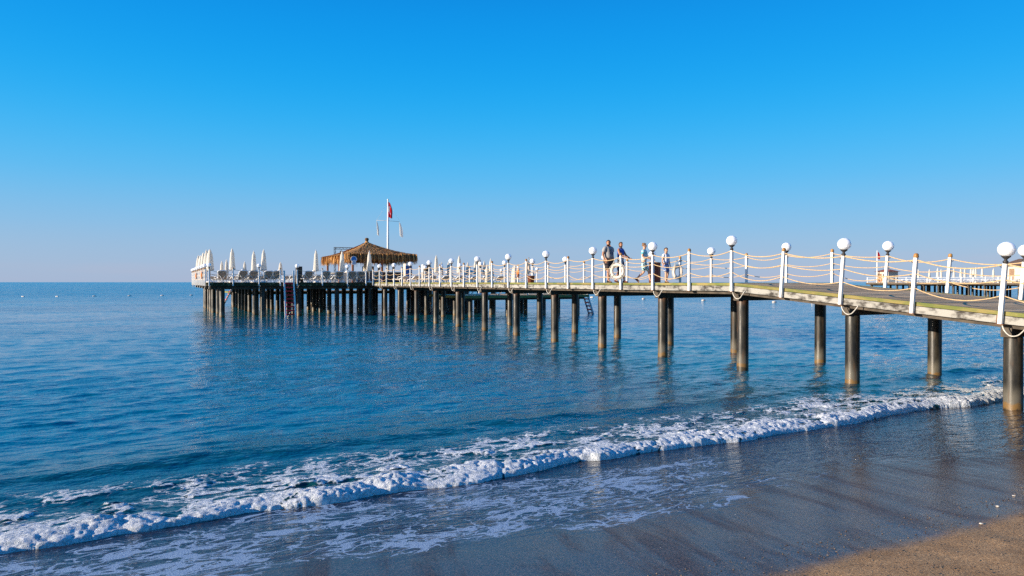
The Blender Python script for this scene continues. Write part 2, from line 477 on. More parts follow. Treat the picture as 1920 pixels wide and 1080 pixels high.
def sea_mat():
    m, nt, b = new_mat('sea_water')
    geo, pc = pier_coords(nt)
    ln = nt.nodes.new('ShaderNodeVectorMath')
    ln.operation = 'LENGTH'
    nt.links.new(geo.outputs['Position'], ln.inputs[0])
    dist = ln.outputs['Value']
    # ripples
    hts = []
    for (sx, sy, s, det, amp) in ((0.55, 1.0, 0.9, 3.0, 0.040), (0.6, 1.0, 3.2, 4.0, 0.042), (0.7, 1.0, 10.0, 3.0, 0.014), (0.8, 1.0, 26.0, 2.0, 0.0035)):
        n = nd(nt, 'ShaderNodeTexNoise', Scale=s, Detail=det, Roughness=0.55, Distortion=0.3)
        nt.links.new(scaled(nt, pc, (sx, sy, 1)), n.inputs['Vector'])
        hts.append(math_n(nt, 'MULTIPLY', n.outputs['Fac'], amp))
    # calmer and rougher patches of wind
    pn = nd(nt, 'ShaderNodeTexNoise', Scale=0.05, Detail=3.0)
    nt.links.new(scaled(nt, pc, (0.6, 1.6, 1)), pn.inputs['Vector'])
    patch = smooth_n(nt, pn.outputs['Fac'], 0.38, 0.62, 0.6, 1.3)
    h = math_n(nt, 'ADD', math_n(nt, 'ADD', hts[0], hts[3]), math_n(nt, 'ADD', hts[1], hts[2]))
    h = math_n(nt, 'MULTIPLY', h, patch)
    bp = nd(nt, 'ShaderNodeBump', Strength=1.0, Distance=1.0)
    nt.links.new(h, bp.inputs['Height'])
    # facets too small or too far for the bump: slopes taken straight from noise
    acc = None
    for s_, amp, st_ in ((1.4, 0.12, (0.5, 1, 1)), (5.0, 0.16, (0.55, 1, 1)), (0.25, 0.07, (0.4, 1, 1))):
        nz = nd(nt, 'ShaderNodeTexNoise', Scale=s_, Detail=2.0, Roughness=0.6)
        nt.links.new(scaled(nt, pc, st_), nz.inputs['Vector'])
        v = nt.nodes.new('ShaderNodeVectorMath')
        v.operation = 'SUBTRACT'
        nt.links.new(nz.outputs['Color'], v.inputs[0])
        v.inputs[1].default_value = (0.5, 0.5, 0.5)
        v2 = nt.nodes.new('ShaderNodeVectorMath')
        v2.operation = 'MULTIPLY'
        nt.links.new(v.outputs[0], v2.inputs[0])
        v2.inputs[1].default_value = (amp * 0.9, amp * 2.5, 0)
        if acc is None:
            acc = v2.outputs[0]
        else:
            a2 = nt.nodes.new('ShaderNodeVectorMath')
            nt.links.new(acc, a2.inputs[0])
            nt.links.new(v2.outputs[0], a2.inputs[1])
            acc = a2.outputs[0]
    gain = nt.nodes.new('ShaderNodeVectorMath')
    gain.operation = 'SCALE'
    nt.links.new(acc, gain.inputs[0])
    nt.links.new(smooth_n(nt, dist, 8.0, 45.0, 0.35, 1.0), gain.inputs['Scale'])
    lean = nt.nodes.new('ShaderNodeVectorMath')
    nt.links.new(gain.outputs[0], lean.inputs[0])
    ls = nt.nodes.new('ShaderNodeVectorMath')
    ls.operation = 'SCALE'
    ls.inputs[0].default_value = (0.08 * SA, -0.08 * CA, 0.0)
    nt.links.new(smooth_n(nt, dist, 40.0, 200.0, 0.12, 1.0), ls.inputs['Scale'])
    nt.links.new(ls.outputs[0], lean.inputs[1])
    nadd = nt.nodes.new('ShaderNodeVectorMath')
    nt.links.new(bp.outputs[0], nadd.inputs[0])
    nt.links.new(lean.outputs[0], nadd.inputs[1])
    nn = nt.nodes.new('ShaderNodeVectorMath')
    nn.operation = 'NORMALIZE'
    nt.links.new(nadd.outputs[0], nn.inputs[0])
    # foam
    at = nt.nodes.new('ShaderNodeAttribute')
    at.attribute_name = 'foam'
    pat = foam_pattern(nt, scaled(nt, pc, (0.8, 1.25, 1.0)), 1.3)
    s = math_n(nt, 'ADD', pat, at.outputs['Fac'])
    foam = smooth_n(nt, s, 0.93, 1.12)
    bub = nd(nt, 'ShaderNodeTexNoise', Scale=22.0, Detail=6.0, Roughness=0.75)
    nt.links.new(geo.outputs['Position'], bub.inputs['Vector'])
    bp2 = nd(nt, 'ShaderNodeBump', Strength=1.0, Distance=0.05)
    nt.links.new(bub.outputs['Fac'], bp2.inputs['Height'])
    # water colour: greener and paler where shallow
    at2 = nt.nodes.new('ShaderNodeAttribute')
    at2.attribute_name = 'shallow'
    wc = mix_rgb(nt, at2.outputs['Fac'], (0.0003, 0.135, 0.215), (0.003, 0.042, 0.048))
    fc = mix_rgb(nt, smooth_n(nt, bub.outputs['Fac'], 0.38, 0.58), (0.48, 0.53, 0.56), (0.92, 0.92, 0.92))  # grey-blue gaps between bubbles, their fine shade painted into the foam colour
    nt.links.new(wc, b.inputs['Base Color'])
    b.inputs['IOR'].default_value = 1.333
    nt.links.new(smooth_n(nt, dist, 8.0, 160.0, 0.03, 0.10), b.inputs['Roughness'])
    nt.links.new(nn.outputs[0], b.inputs['Normal'])
    fb = nd(nt, 'ShaderNodeBsdfPrincipled', Roughness=0.55)
    nt.links.new(fc, fb.inputs['Base Color'])
    nt.links.new(bp2.outputs[0], fb.inputs['Normal'])
    mx = nt.nodes.new('ShaderNodeMixShader')
    nt.links.new(foam, mx.inputs[0])
    nt.links.new(b.outputs[0], mx.inputs[1])
    nt.links.new(fb.outputs[0], mx.inputs[2])
    out = nt.nodes['Material Output']
    nt.links.new(mx.outputs[0], out.inputs['Surface'])
    return m


M['sea'] = sea_mat()


def beach_mat():
    m, nt, b = new_mat('beach_sand')
    geo, pc = pier_coords(nt)

    def attr(n):
        a = nt.nodes.new('ShaderNodeAttribute')
        a.attribute_name = n
        return a.outputs['Fac']
    wet, film, lace = attr('wet'), attr('film'), attr('lace')
    g1 = nd(nt, 'ShaderNodeTexNoise', Scale=55.0, Detail=5.0, Roughness=0.75)
    nt.links.new(geo.outputs['Position'], g1.inputs['Vector'])
    g2 = nd(nt, 'ShaderNodeTexNoise', Scale=2.0, Detail=6.0, Roughness=0.6)
    nt.links.new(geo.outputs['Position'], g2.inputs['Vector'])
    vo = nd(nt, 'ShaderNodeTexVoronoi', Scale=70.0, Randomness=1.0)
    nt.links.new(geo.outputs['Position'], vo.inputs['Vector'])
    sepc = nt.nodes.new('ShaderNodeSeparateColor')
    nt.links.new(vo.outputs['Color'], sepc.inputs[0])
    dry = mix_rgb(nt, smooth_n(nt, g1.outputs['Fac'], 0.3, 0.7), (0.25, 0.13, 0.05), (0.75, 0.45, 0.21))
    dry = mix_rgb(nt, math_n(nt, 'MULTIPLY', smooth_n(nt, sepc.outputs[0], 0.8, 0.95), 0.7), dry, (0.10, 0.07, 0.055))
    dry = mix_rgb(nt, smooth_n(nt, g2.outputs['Fac'], 0.35, 0.7), dry, (0.30, 0.21, 0.135), 'MULTIPLY')
    dry = mix_rgb(nt, 0.62, dry, mix_rgb(nt, smooth_n(nt, g1.outputs['Fac'], 0.35, 0.65), (0.30, 0.165, 0.07), (0.64, 0.385, 0.18)))
    wetc = mix_rgb(nt, smooth_n(nt, g1.outputs['Fac'], 0.38, 0.64), (0.024, 0.012, 0.013), (0.125, 0.066, 0.058))
    wetc = mix_rgb(nt, math_n(nt, 'MULTIPLY', smooth_n(nt, sepc.outputs[1], 0.75, 0.95), 0.55), wetc, (0.17, 0.12, 0.10))
    wetc = mix_rgb(nt, math_n(nt, 'MULTIPLY', film, 0.85), wetc, (0.007, 0.006, 0.014))
    base = mix_rgb(nt, wet, dry, wetc)
    # foam lace left on the film
    st = scaled(nt, pc, (0.85, 1.5, 1.0))
    pat = web_pattern(nt, st)
    fo = smooth_n(nt, math_n(nt, 'ADD', pat, lace), 1.15, 1.25)
    base = mix_rgb(nt, math_n(nt, 'MULTIPLY', fo, 0.8), base, (0.33, 0.47, 0.64))  # white foam tinted blue: the skylight on it is put into the colour
    nt.links.new(base, b.inputs['Base Color'])
    b.inputs['Roughness'].default_value = 0.85
    nt.links.new(math_n(nt, 'MULTIPLY_ADD', wet, -0.27, 0.3), b.inputs['Specular IOR Level'])
    # grains
    bpg = nd(nt, 'ShaderNodeBump', Strength=1.0, Distance=0.012)
    hg = math_n(nt, 'ADD', g1.outputs['Fac'], math_n(nt, 'MULTIPLY', g2.outputs['Fac'], 1.2))
    nt.links.new(hg, bpg.inputs['Height'])
    nt.links.new(bpg.outputs[0], b.inputs['Normal'])
    # the coat is the water lying on the sand
    b.inputs['Coat IOR'].default_value = 1.333
    foamless = math_n(nt, 'SUBTRACT', 1.0, math_n(nt, 'MULTIPLY', fo, 0.9))
    # drained streaks: the skin of water is thinner and rougher there
    rt = nd(nt, 'ShaderNodeVectorRotate')
    rt.rotation_type = 'Z_AXIS'
    rt.inputs['Angle'].default_value = 0.25
    nt.links.new(pc, rt.inputs['Vector'])
    dr = nd(nt, 'ShaderNodeTexNoise', Scale=1.3, Detail=6.0, Roughness=0.6, Distortion=0.4)
    nt.links.new(scaled(nt, rt.outputs[0], (1.9, 0.33, 1)), dr.inputs['Vector'])
    dry_s = math_n(nt, 'MULTIPLY', smooth_n(nt, dr.outputs['Fac'], 0.46, 0.66), math_n(nt, 'SUBTRACT', 1.0, film))
    cw = math_n(nt, 'MULTIPLY', math_n(nt, 'MULTIPLY', wet, foamless), math_n(nt, 'MULTIPLY_ADD', dry_s, -0.45, 1.0))
    nt.links.new(cw, b.inputs['Coat Weight'])
    crg = math_n(nt, 'ADD', math_n(nt, 'MULTIPLY_ADD', film, -0.03, 0.06), math_n(nt, 'MULTIPLY', dry_s, 0.12))
    nt.links.new(crg, b.inputs['Coat Roughness'])
    r1 = nd(nt, 'ShaderNodeTexNoise', Scale=2.6, Detail=4.0, Distortion=0.5)
    nt.links.new(scaled(nt, pc, (0.6, 1.5, 1)), r1.inputs['Vector'])
    r2 = nd(nt, 'ShaderNodeTexNoise', Scale=10.0, Detail=3.0)
    nt.links.new(scaled(nt, pc, (0.7, 1.5, 1)), r2.inputs['Vector'])
    rh = math_n(nt, 'ADD', math_n(nt, 'MULTIPLY', r1.outputs['Fac'], 0.045), math_n(nt, 'MULTIPLY', r2.outputs['Fac'], 0.016))
    rh = math_n(nt, 'MULTIPLY', rh, film)
    calm = math_n(nt, 'MULTIPLY', math_n(nt, 'MULTIPLY', g1.outputs['Fac'], 0.0012), math_n(nt, 'SUBTRACT', 1.0, film))
    rh = math_n(nt, 'ADD', math_n(nt, 'ADD', rh, calm), math_n(nt, 'MULTIPLY', r2.outputs['Fac'], 0.0012))
    rh = math_n(nt, 'MULTIPLY_ADD', dr.outputs['Fac'], 0.012, rh)
    bpc = nd(nt, 'ShaderNodeBump', Strength=1.0, Distance=1.0)
    nt.links.new(rh, bpc.inputs['Height'])
    nt.links.new(bpc.outputs[0], b.inputs['Coat Normal'])
    return m


M['beach'] = beach_mat()


# ------------------------------------------------------------------ mesh helpers
class MB:
    def __init__(self):
        self.v, self.f, self.s = [], [], []

    def add(self, vs, fs, smooth=False, mat=None):
        o = len(self.v)
        if mat is not None:
            vs = [mat @ Vector(p) for p in vs]
        self.v += [tuple(p) for p in vs]
        self.f += [tuple(i + o for i in f) for f in fs]
        self.s += [smooth] * len(fs)
        return self

    def box(self, c, s, mat=None, bev=0.0):
        x, y, z = (a / 2 for a in s)
        cx, cy, cz = c
        if bev:
            b = min(bev, x * 0.9, y * 0.9)
            ring = [(-x + b, -y), (x - b, -y), (x, -y + b), (x, y - b), (x - b, y), (-x + b, y), (-x, y - b), (-x, -y + b)]
            vs = [(cx + a, cy + d, cz - z) for a, d in ring] + [(cx + a, cy + d, cz + z) for a, d in ring]
            fs = [(i, (i + 1) % 8, (i + 1) % 8 + 8, i + 8) for i in range(8)] + [tuple(range(7, -1, -1)), tuple(range(8, 16))]
            return self.add(vs, fs, False, mat)
        vs = [(cx + a * x, cy + d * y, cz + e * z) for e in (-1, 1) for d in (-1, 1) for a in (-1, 1)]
        fs = [(0, 2, 3, 1), (4, 5, 7, 6), (0, 1, 5, 4), (2, 6, 7, 3), (0, 4, 6, 2), (1, 3, 7, 5)]
        return self.add(vs, fs, False, mat)

    def beam(self, a, b, w, h):
        """a bar of section w x h from a to b, upright"""
        a, b = Vector(a), Vector(b)
        d = (b - a).normalized()
        up = Vector((0, 0, 1)) if abs(d.z) < 0.9 else Vector((0, 1, 0))
        side = d.cross(up).normalized()
        u = side.cross(d)
        vs = []
        for p in (a, b):
            for (i, j) in ((-1, -1), (1, -1), (1, 1), (-1, 1)):
                vs.append(p + side * (i * w / 2) + u * (j * h / 2))
        return self.add(vs, [(0, 1, 2, 3), (7, 6, 5, 4), (0, 4, 5, 1), (1, 5, 6, 2), (2, 6, 7, 3), (3, 7, 4, 0)])

    def tube(self, pts, r, n=8, caps=True):
        pts = [Vector(p) for p in pts]
        rs = r if isinstance(r, (list, tuple)) else [r] * len(pts)
        vs, fs = [], []
        prev = None
        for i, p in enumerate(pts):
            d = (pts[min(i + 1, len(pts) - 1)] - pts[max(i - 1, 0)]).normalized()
            if prev is None:
                u = d.orthogonal().normalized()
            else:
                u = (prev - d * prev.dot(d)).normalized()
            prev = u
            w = d.cross(u)
            for k in range(n):
                a = 2 * math.pi * k / n
                vs.append(p + (u * math.cos(a) + w * math.sin(a)) * rs[i])
        for i in range(len(pts) - 1):
            for k in range(n):
                k2 = (k + 1) % n
                fs.append((i * n + k, i * n + k2, (i + 1) * n + k2, (i + 1) * n + k))
        if caps:
            fs.append(tuple(range(n - 1, -1, -1)))
            fs.append(tuple((len(pts) - 1) * n + k for k in range(n)))
        return self.add(vs, fs, True)

    def lathe(self, prof, n=16, c=(0, 0, 0)):
        vs, fs = [], []
        for (r, z) in prof:
            for k in range(n):
                a = 2 * math.pi * k / n
                vs.append((c[0] + r * math.cos(a), c[1] + r * math.sin(a), c[2] + z))
        for i in range(len(prof) - 1):
            for k in range(n):
                k2 = (k + 1) % n
                fs.append((i * n + k, i * n + k2, (i + 1) * n + k2, (i + 1) * n + k))
        fs.append(tuple(range(n - 1, -1, -1)))
        fs.append(tuple((len(prof) - 1) * n + k for k in range(n)))
        return self.add(vs, fs, True)

    def ball(self, c, r, n=16, m=10, mat=None):
        rx, ry, rz = r if isinstance(r, (tuple, list)) else (r, r, r)
        vs, fs = [(c[0], c[1], c[2] - rz)], []
        for i in range(1, m):
            a = -math.pi / 2 + math.pi * i / m
            for k in range(n):
                b = 2 * math.pi * k / n
                vs.append((c[0] + rx * math.cos(a) * math.cos(b), c[1] + ry * math.cos(a) * math.sin(b), c[2] + rz * math.sin(a)))
        vs.append((c[0], c[1], c[2] + rz))
        top = len(vs) - 1
        for k in range(n):
            k2 = (k + 1) % n
            fs.append((0, 1 + k2, 1 + k))
            for i in range(m - 2):
                fs.append((1 + i * n + k, 1 + i * n + k2, 1 + (i + 1) * n + k2, 1 + (i + 1) * n + k))
            fs.append((1 + (m - 2) * n + k, 1 + (m - 2) * n + k2, top))
        return self.add(vs, fs, True, mat)

    def torus(self, c, R1, r, n=28, m=10, axis='y', arc=None):
        pts = []
        a0, a1 = arc or (0, 2 * math.pi)
        full = arc is None
        steps = n if full else n + 1
        vs, fs = [], []
        for i in range(steps):
            a = a0 + (a1 - a0) * i / n
            for k in range(m):
                b = 2 * math.pi * k / m
                rr = R1 + r * math.cos(b)
                u, v, w = rr * math.cos(a), rr * math.sin(a), r * math.sin(b)
                p = {'y': (u, w, v), 'z': (u, v, w), 'x': (w, u, v)}[axis]
                vs.append((c[0] + p[0], c[1] + p[1], c[2] + p[2]))
        for i in range(n):
            i2 = (i + 1) % steps if full else i + 1
            for k in range(m):
                k2 = (k + 1) % m
                fs.append((i * m + k, i * m + k2, i2 * m + k2, i2 * m + k))
        return self.add(vs, fs, True)

    def mesh(self, name):
        me = bpy.data.meshes.new(name)
        me.from_pydata(self.v, [], self.f)
        me.polygons.foreach_set('use_smooth', self.s)
        me.update()
        return me

    def build(self, name, mat, parent=None, loc=None, rot=None):
        return link_mesh(name, self.mesh(name), mat, parent, loc, rot)


def link_mesh(name, me, mat, parent=None, loc=None, rot=None):
    if mat is not None and not me.materials:
        me.materials.append(mat)
    o = bpy.data.objects.new(name, me)
    col.objects.link(o)
    if parent is not None:
        o.parent = parent
    if loc is not None:
        o.location = loc
    if rot is not None:
        o.rotation_euler = rot
    return o


def tag(o, label=None, cat=None, group=None, kind=None):
    for k, v in (('label', label), ('category', cat), ('group', group), ('kind', kind)):
        if v:
            o[k] = v
    return o


def thing(name, label, cat, loc=(0, 0, 0), rz=0.0, group=None):
    o = bpy.data.objects.new(name, None)
    o.empty_display_size = 0.2
    col.objects.link(o)
    o.location = loc
    o.rotation_euler = (0, 0, rz)
    return tag(o, label, cat, group)


KIDS = {}


def remember(root):
    """list the children of a finished prototype once, so that copies are quick"""
    bpy.context.view_layer.update()
    KIDS[root.name] = [(c, list(c.children)) for c in root.children]
    return root


def dup(root, loc, rz, label, group=None, scale=None):
    r = root.copy()
    col.objects.link(r)
    r.location = loc
    r.rotation_euler = (0, 0, rz)
    r['label'] = label
    if group:
        r['group'] = group
    if scale:
        r.scale = scale
    for c, gs in KIDS[root.name]:
        k = c.copy()
        col.objects.link(k)
        k.parent = r
        for g in gs:
            q = g.copy()
            col.objects.link(q)
            q.parent = k
    return r


ORD = ['first', 'second', 'third', 'fourth', 'fifth', 'sixth', 'seventh', 'eighth', 'ninth', 'tenth', 'eleventh', 'twelfth',
       'thirteenth', 'fourteenth', 'fifteenth', 'sixteenth', 'seventeenth', 'eighteenth', 'nineteenth', 'twentieth',
       'twenty-first', 'twenty-second', 'twenty-third', 'twenty-fourth', 'twenty-fifth', 'twenty-sixth', 'twenty-seventh',
       'twenty-eighth', 'twenty-ninth', 'thirtieth', 'thirty-first', 'thirty-second']

# ------------------------------------------------------------------ numpy noise
rng = np.random.default_rng(11)
TAB = rng.random((256, 256))
TAB2 = rng.random((256, 256, 2))


def vnoise(x, y, seed=0):
    x = x + seed * 17.3
    y = y + seed * 9.7
    xi, yi = np.floor(x).astype(int), np.floor(y).astype(int)
    fx, fy = x - xi, y - yi
    fx, fy = fx * fx * (3 - 2 * fx), fy * fy * (3 - 2 * fy)
    a, b = TAB[xi & 255, yi & 255], TAB[(xi + 1) & 255, yi & 255]
    c, d = TAB[xi & 255, (yi + 1) & 255], TAB[(xi + 1) & 255, (yi + 1) & 255]
    return (a + (b - a) * fx) * (1 - fy) + (c + (d - c) * fx) * fy


def fbm(x, y, seed=0, n=4):
    o, a, s = 0, 0.5, 1.0
    for i in range(n):
        o = o + a * (vnoise(x * s, y * s, seed + i) - 0.5)
        a *= 0.5
        s *= 2.03
    return o


def worley(x, y, seed=0):
    x = x + seed * 31.1
    y = y + seed * 12.9
    xi, yi = np.floor(x).astype(int), np.floor(y).astype(int)
    best = np.full(x.shape, 9.0)
    for dx in (-1, 0, 1):
        for dy in (-1, 0, 1):
            j = TAB2[(xi + dx) & 255, (yi + dy) & 255]
            d = (xi + dx + j[..., 0] - x) ** 2 + (yi + dy + j[..., 1] - y) ** 2
            best = np.minimum(best, d)
    return np.sqrt(best)


def sstep(a, b, x):
    u = np.clip((x - a) / (b - a), 0, 1)
    return u * u * (3 - 2 * u)


def grid_mesh(name, Lg, Tg, Z, attrs, mat, smooth=True):
    """height field over pier coordinates; Lg, Tg, Z are (rows, cols) arrays"""
    rows, cols = Z.shape
    co = np.empty((rows * cols, 3), np.float32)
    co[:, 0] = (Lg * CA - Tg * SA).ravel()
    co[:, 1] = (Lg * SA + Tg * CA).ravel()
    co[:, 2] = Z.ravel()
    idx = np.arange(rows * cols).reshape(rows, cols)
    q = np.stack([idx[:-1, :-1], idx[:-1, 1:], idx[1:, 1:], idx[1:, :-1]], -1).reshape(-1, 4)
    me = bpy.data.meshes.new(name)
    me.vertices.add(len(co))
    me.vertices.foreach_set('co', co.ravel())
    me.loops.add(q.size)
    me.loops.foreach_set('vertex_index', q.ravel().astype(np.int32))
    me.polygons.add(len(q))
    me.polygons.foreach_set('loop_start', np.arange(0, q.size, 4, dtype=np.int32))
    me.polygons.foreach_set('loop_total', np.full(len(q), 4, np.int32))
    me.polygons.foreach_set('use_smooth', np.full(len(q), smooth))
    me.update()
    me.validate()
    for k, a in attrs.items():
        at = me.attributes.new(k, 'FLOAT', 'POINT')
        at.data.foreach_set('value', np.broadcast_to(a, Z.shape).astype(np.float32).ravel())
    return link_mesh(name, me, mat)


# ------------------------------------------------------------------ the sea
WAVES = []
wr = random.Random(3)
for i in range(60):
    lam = 0.2 * (2.3 / 0.2) ** (wr.random())
    ang = wr.gauss(0.0, 0.5)            # crests roughly along the shore
    k = 2 * math.pi / lam
    slope = 0.020 * (0.6 + 0.8 * wr.random()) * (0.35 + 0.65 * min(1, 0.8 / lam))
    WAVES.append((lam, k * math.sin(ang), -k * math.cos(ang), slope / k, wr.random() * 6.283))


def sea_h(L, t, cell):
    h = 0
    for lam, kx, ky, a, ph in WAVES:
        w = sstep(2.2, 5.0, lam / cell)
        h = h + w * a * np.sin(kx * L + ky * t + ph + 1.2 * np.sin(0.21 * L + ph * 3) + 0.8 * np.sin(0.17 * t + ph))
    amp = 0.65 + 0.7 * vnoise(L * 0.09, t * 0.12, 5)
    return h * amp


def swell(L, S):
    """the low back of the broken wave"""
    c = 2.15 + 0.6 * (vnoise(L / 2.4, L * 0, 15) - 0.5)
    return 0.12 * (0.6 + 0.7 * vnoise(L / 1.9, L * 0, 16)) * sstep(0, 0.75, S - c) * np.exp(-np.maximum(S - c - 0.75, 0) / 1.3)


def t_front(L):
    f = 8.62 + 0.052 * (L + 1.5) - 0.0004 * (L + 1.5) ** 2
    f = f + 0.34 * (vnoise(L / 2.6, L * 0, 2) - 0.5) + 0.16 * (vnoise(L / 0.9, L * 0, 3) - 0.5)
    return f


ts = list(np.arange(8.4, 14.0, 0.045))
while ts[-1] < 170:
    ts.append(ts[-1] + max(0.045, 0.00023 * ts[-1] ** 2))
while ts[-1] < 26000:
    ts.append(ts[-1] * 1.16)
ts = np.array(ts)
NC = 640
u = np.linspace(0, 1, NC)
Tg = np.repeat(ts[:, None], NC, 1)
Lmin = -(0.32 * ts + 7)[:, None]
Lmax = (2.35 * ts + 8)[:, None]
Lg = Lmin + (Lmax - Lmin) * u[None, :]
dT = np.gradient(ts)[:, None]
cell = np.maximum(dT, (Lmax - Lmin) / NC) + 0 * Lg
S = Tg - t_front(Lg)
Z = sea_h(Lg, Tg, cell) * sstep(0.5, 3.5, S)
Z = Z + swell(Lg, S)
Z = Z + 0.05 * sstep(3.0, 2.2, S) * sstep(1.0, 2.0, S)
SEA_TRIM = sstep(2.30, 2.15, S)
Zs = Z - 0.16 * SEA_TRIM
shal = sstep(6.0, 1.0, S)
sea = grid_mesh('sea', Lg, Tg, Zs, {'foam': 0.0 * Zs, 'shallow': shal}, M['sea'])
tag(sea, 'calm blue rippled sea reaching to the horizon', 'sea', kind='structure')
# the water goes on to the left and right of the strip above
for (a, b, nm) in ((-1, 0, 'left'), (0, 1, 'right')):
    pass

# breaking wave with its foam, one fine sheet
Ls = np.arange(-8.5, 26.5, 0.0205)
ss = np.concatenate([np.arange(-0.16, 1.0, 0.0165), np.arange(1.0, 2.42, 0.03)])
Lg2 = np.repeat(Ls[None, :], len(ss), 0)
Sg = np.repeat(ss[:, None], len(Ls), 1)
Tg2 = Sg + t_front(Lg2)
Z0 = sea_h(Lg2, Tg2, 0.06 + 0 * Lg2) * sstep(0.5, 3.5, Sg) + 0.05 * sstep(3.0, 2.2, Sg) * sstep(1.0, 2.0, Sg) \
    + swell(Lg2, Sg)
Sw = Sg + 0.16 * fbm(Lg2 * 3.2, Tg2 * 3.2, 41, 4) + 0.05
Sw = np.where(Sg > -0.05, Sw, Sw)
body = sstep(-0.05, 0.28, Sw) * (0.025 + 0.035 * sstep(1.5, 0.1, Sg)) * sstep(2.4, 1.5, Sg)
body = body * (0.6 + 0.8 * vnoise(Lg2 / 1.7, Sg * 0.3, 9))
wx = Lg2 + 0.16 * fbm(Lg2 * 4, Tg2 * 4, 20)
wy = Tg2 + 0.16 * fbm(Lg2 * 4, Tg2 * 4, 30)


def caps(sx, sy, seed, rad=0.78):
    d = worley(wx / sx, wy / sy, seed)
    return np.sqrt(np.clip(1 - (d / rad) ** 2, 0, 1))


c1, c2, c3 = caps(0.165, 0.12, 1), caps(0.085, 0.065, 2), caps(0.046, 0.040, 3)
lump = 0.046 * c1 + 0.030 * c2 + 0.017 * c3
crest = 0.28 + 0.95 * vnoise(Lg2 / 0.55, Sg / 0.30, 13) ** 1.3
front = sstep(-0.045, -0.02, Sw)
dens = front * sstep(0.60, 0.12, Sg + 1.0 * fbm(Lg2 * 1.5, Sg * 2.2, 40, 5)) * (0.72 + 0.28 * sstep(0.3, 0.6, vnoise(Lg2 / 0.5, Sg / 0.25, 44)))
patch = sstep(0.03, 0.14, fbm(Lg2 * 2.0, Tg2 * 3.6, 50, 5) + 0.02) * sstep(2.2, 1.0, Sg) * sstep(0.1, 0.4, Sg)
Z2 = Z0 + body + lump * crest * np.maximum(dens, patch * 0.45)
Z2 = Z2 - 0.16 * sstep(0.0, -0.05, Sw) + 0.012
relief = 0.42 * c1 + 0.33 * c2 + 0.25 * c3
fo = dens * (0.38 + 0.86 * relief)
fo = np.maximum(fo, (0.34 - 0.05 * Sg) * front * sstep(2.35, 1.7, Sg + 0.8 * fbm(Lg2 * 0.8, Sg, 60)))
fo = np.maximum(fo, patch * (0.34 + 0.35 * relief))
fo = fo + 0.15 * fbm(Lg2 * 1.5, Tg2 * 2.5, 70) * (1 - dens)
fo = np.where(Sw < -0.05, 0, fo)
fo = fo * sstep(2.4, 2.1, Sg)
surf = grid_mesh('breaking_wave', Lg2, Tg2, Z2, {'foam': fo, 'shallow': sstep(4.5, 0.3, Sg)}, M['sea'])
tag(surf, 'white foaming wave breaking in a long line along the beach', 'wave', kind='stuff')

# ------------------------------------------------------------------ the beach
def sand_z(L, t):
    z = np.where(t < 8.5, 0.1 * (8.5 - t), -0.05 * (t - 8.5))
    z = np.maximum(z, -1.2)
    z = z + 0.05 * fbm(L * 0.35, t * 0.5, 80, 3) * sstep(8.8, 6.5, t)
    z = z + 0.06 * fbm(L * 1.5, t * 1.8, 84, 5) * sstep(4.3, 3.4, t)
    return z


def coords(a, b, step, lo, hi, g=1.22):
    mid = list(np.arange(a, b, step))
    s, p = step, mid[0]
    left = []
    while p > lo:
        s *= g
        p -= s
        left.append(p)
    s, p = step, mid[-1]
    right = []
    while p < hi:
        s *= g
        p += s
        right.append(p)
    return np.array(left[::-1] + mid + right)


bl = coords(-6, 22, 0.055, -300, 500)
bt = coords(2.2, 9.9, 0.045, -80, 20)
Lb, Tb = np.meshgrid(bl, bt)
Zb = sand_z(Lb, Tb)
dryline = 3.60 + 0.75 * (vnoise(Lb / 3.1, Lb * 0, 91) - 0.5) + 0.25 * (vnoise(Lb / 0.8, Tb / 2, 92) - 0.5) + 0.03 * (Lb - 5)
wet = sstep(0.0, 0.26, Tb - dryline + 0.12 * fbm(Lb * 3, Tb * 3, 97))
edge = 5.92 - 0.04 * np.clip(Lb - 4, 0, 10) + 1.0 * (vnoise(Lb / 2.2, Tb * 0, 93) - 0.5) + 0.35 * (vnoise(Lb / 0.5, Tb * 0.5, 94) - 0.5)
film = sstep(-0.5, 1.6, Tb - edge)
lace = 0.46 * sstep(-0.25, 0.35, Tb - edge) * sstep(10.2, 8.0, Tb) * sstep(13.0, 4.5, Lb) + 0.16 * fbm(Lb * 0.7, Tb * 0.9, 95)
lace = lace * sstep(-0.3, 0.2, Tb - edge) * sstep(11.5, 6, Lb)
beach = grid_mesh('beach', Lb, Tb, Zb, {'wet': wet, 'film': film, 'lace': lace}, M['beach'])
tag(beach, 'coarse brown sand beach, wet and glossy towards the waves', 'beach', kind='structure')

# loose pebbles on the dry sand
pb = MB()
pr = random.Random(5)
octa = [(1, 0, 0), (-1, 0, 0), (0, 1, 0), (0, -1, 0), (0, 0, 1), (0, 0, -1)]
of = [(0, 2, 4), (2, 1, 4), (1, 3, 4), (3, 0, 4), (2, 0, 5), (1, 2, 5), (3, 1, 5), (0, 3, 5)]
pL, pT = np.array([pr.uniform(2.5, 11) for _ in range(5200)]), np.array([pr.uniform(2.2, 4.4) for _ in range(5200)])
pZ = sand_z(pL, pT)
for i in range(5200):
    r = 0.0035 + 0.007 * pr.random() ** 4
    a = pr.random() * 6.28
    ca_, sa_ = math.cos(a), math.sin(a)
    e = pr.uniform(0.6, 1.5)
    q = P(pL[i], pT[i], pZ[i] + r * 0.25)
    pb.add([(q.x + (x * e * ca_ - y * sa_) * r, q.y + (x * e * sa_ + y * ca_) * r, q.z + z * r * 0.6) for x, y, z in octa], of, False)
tag(pb.build('pebbles', M['pebble']), 'small loose pebbles scattered over the dry sand', 'pebbles', kind='stuff')

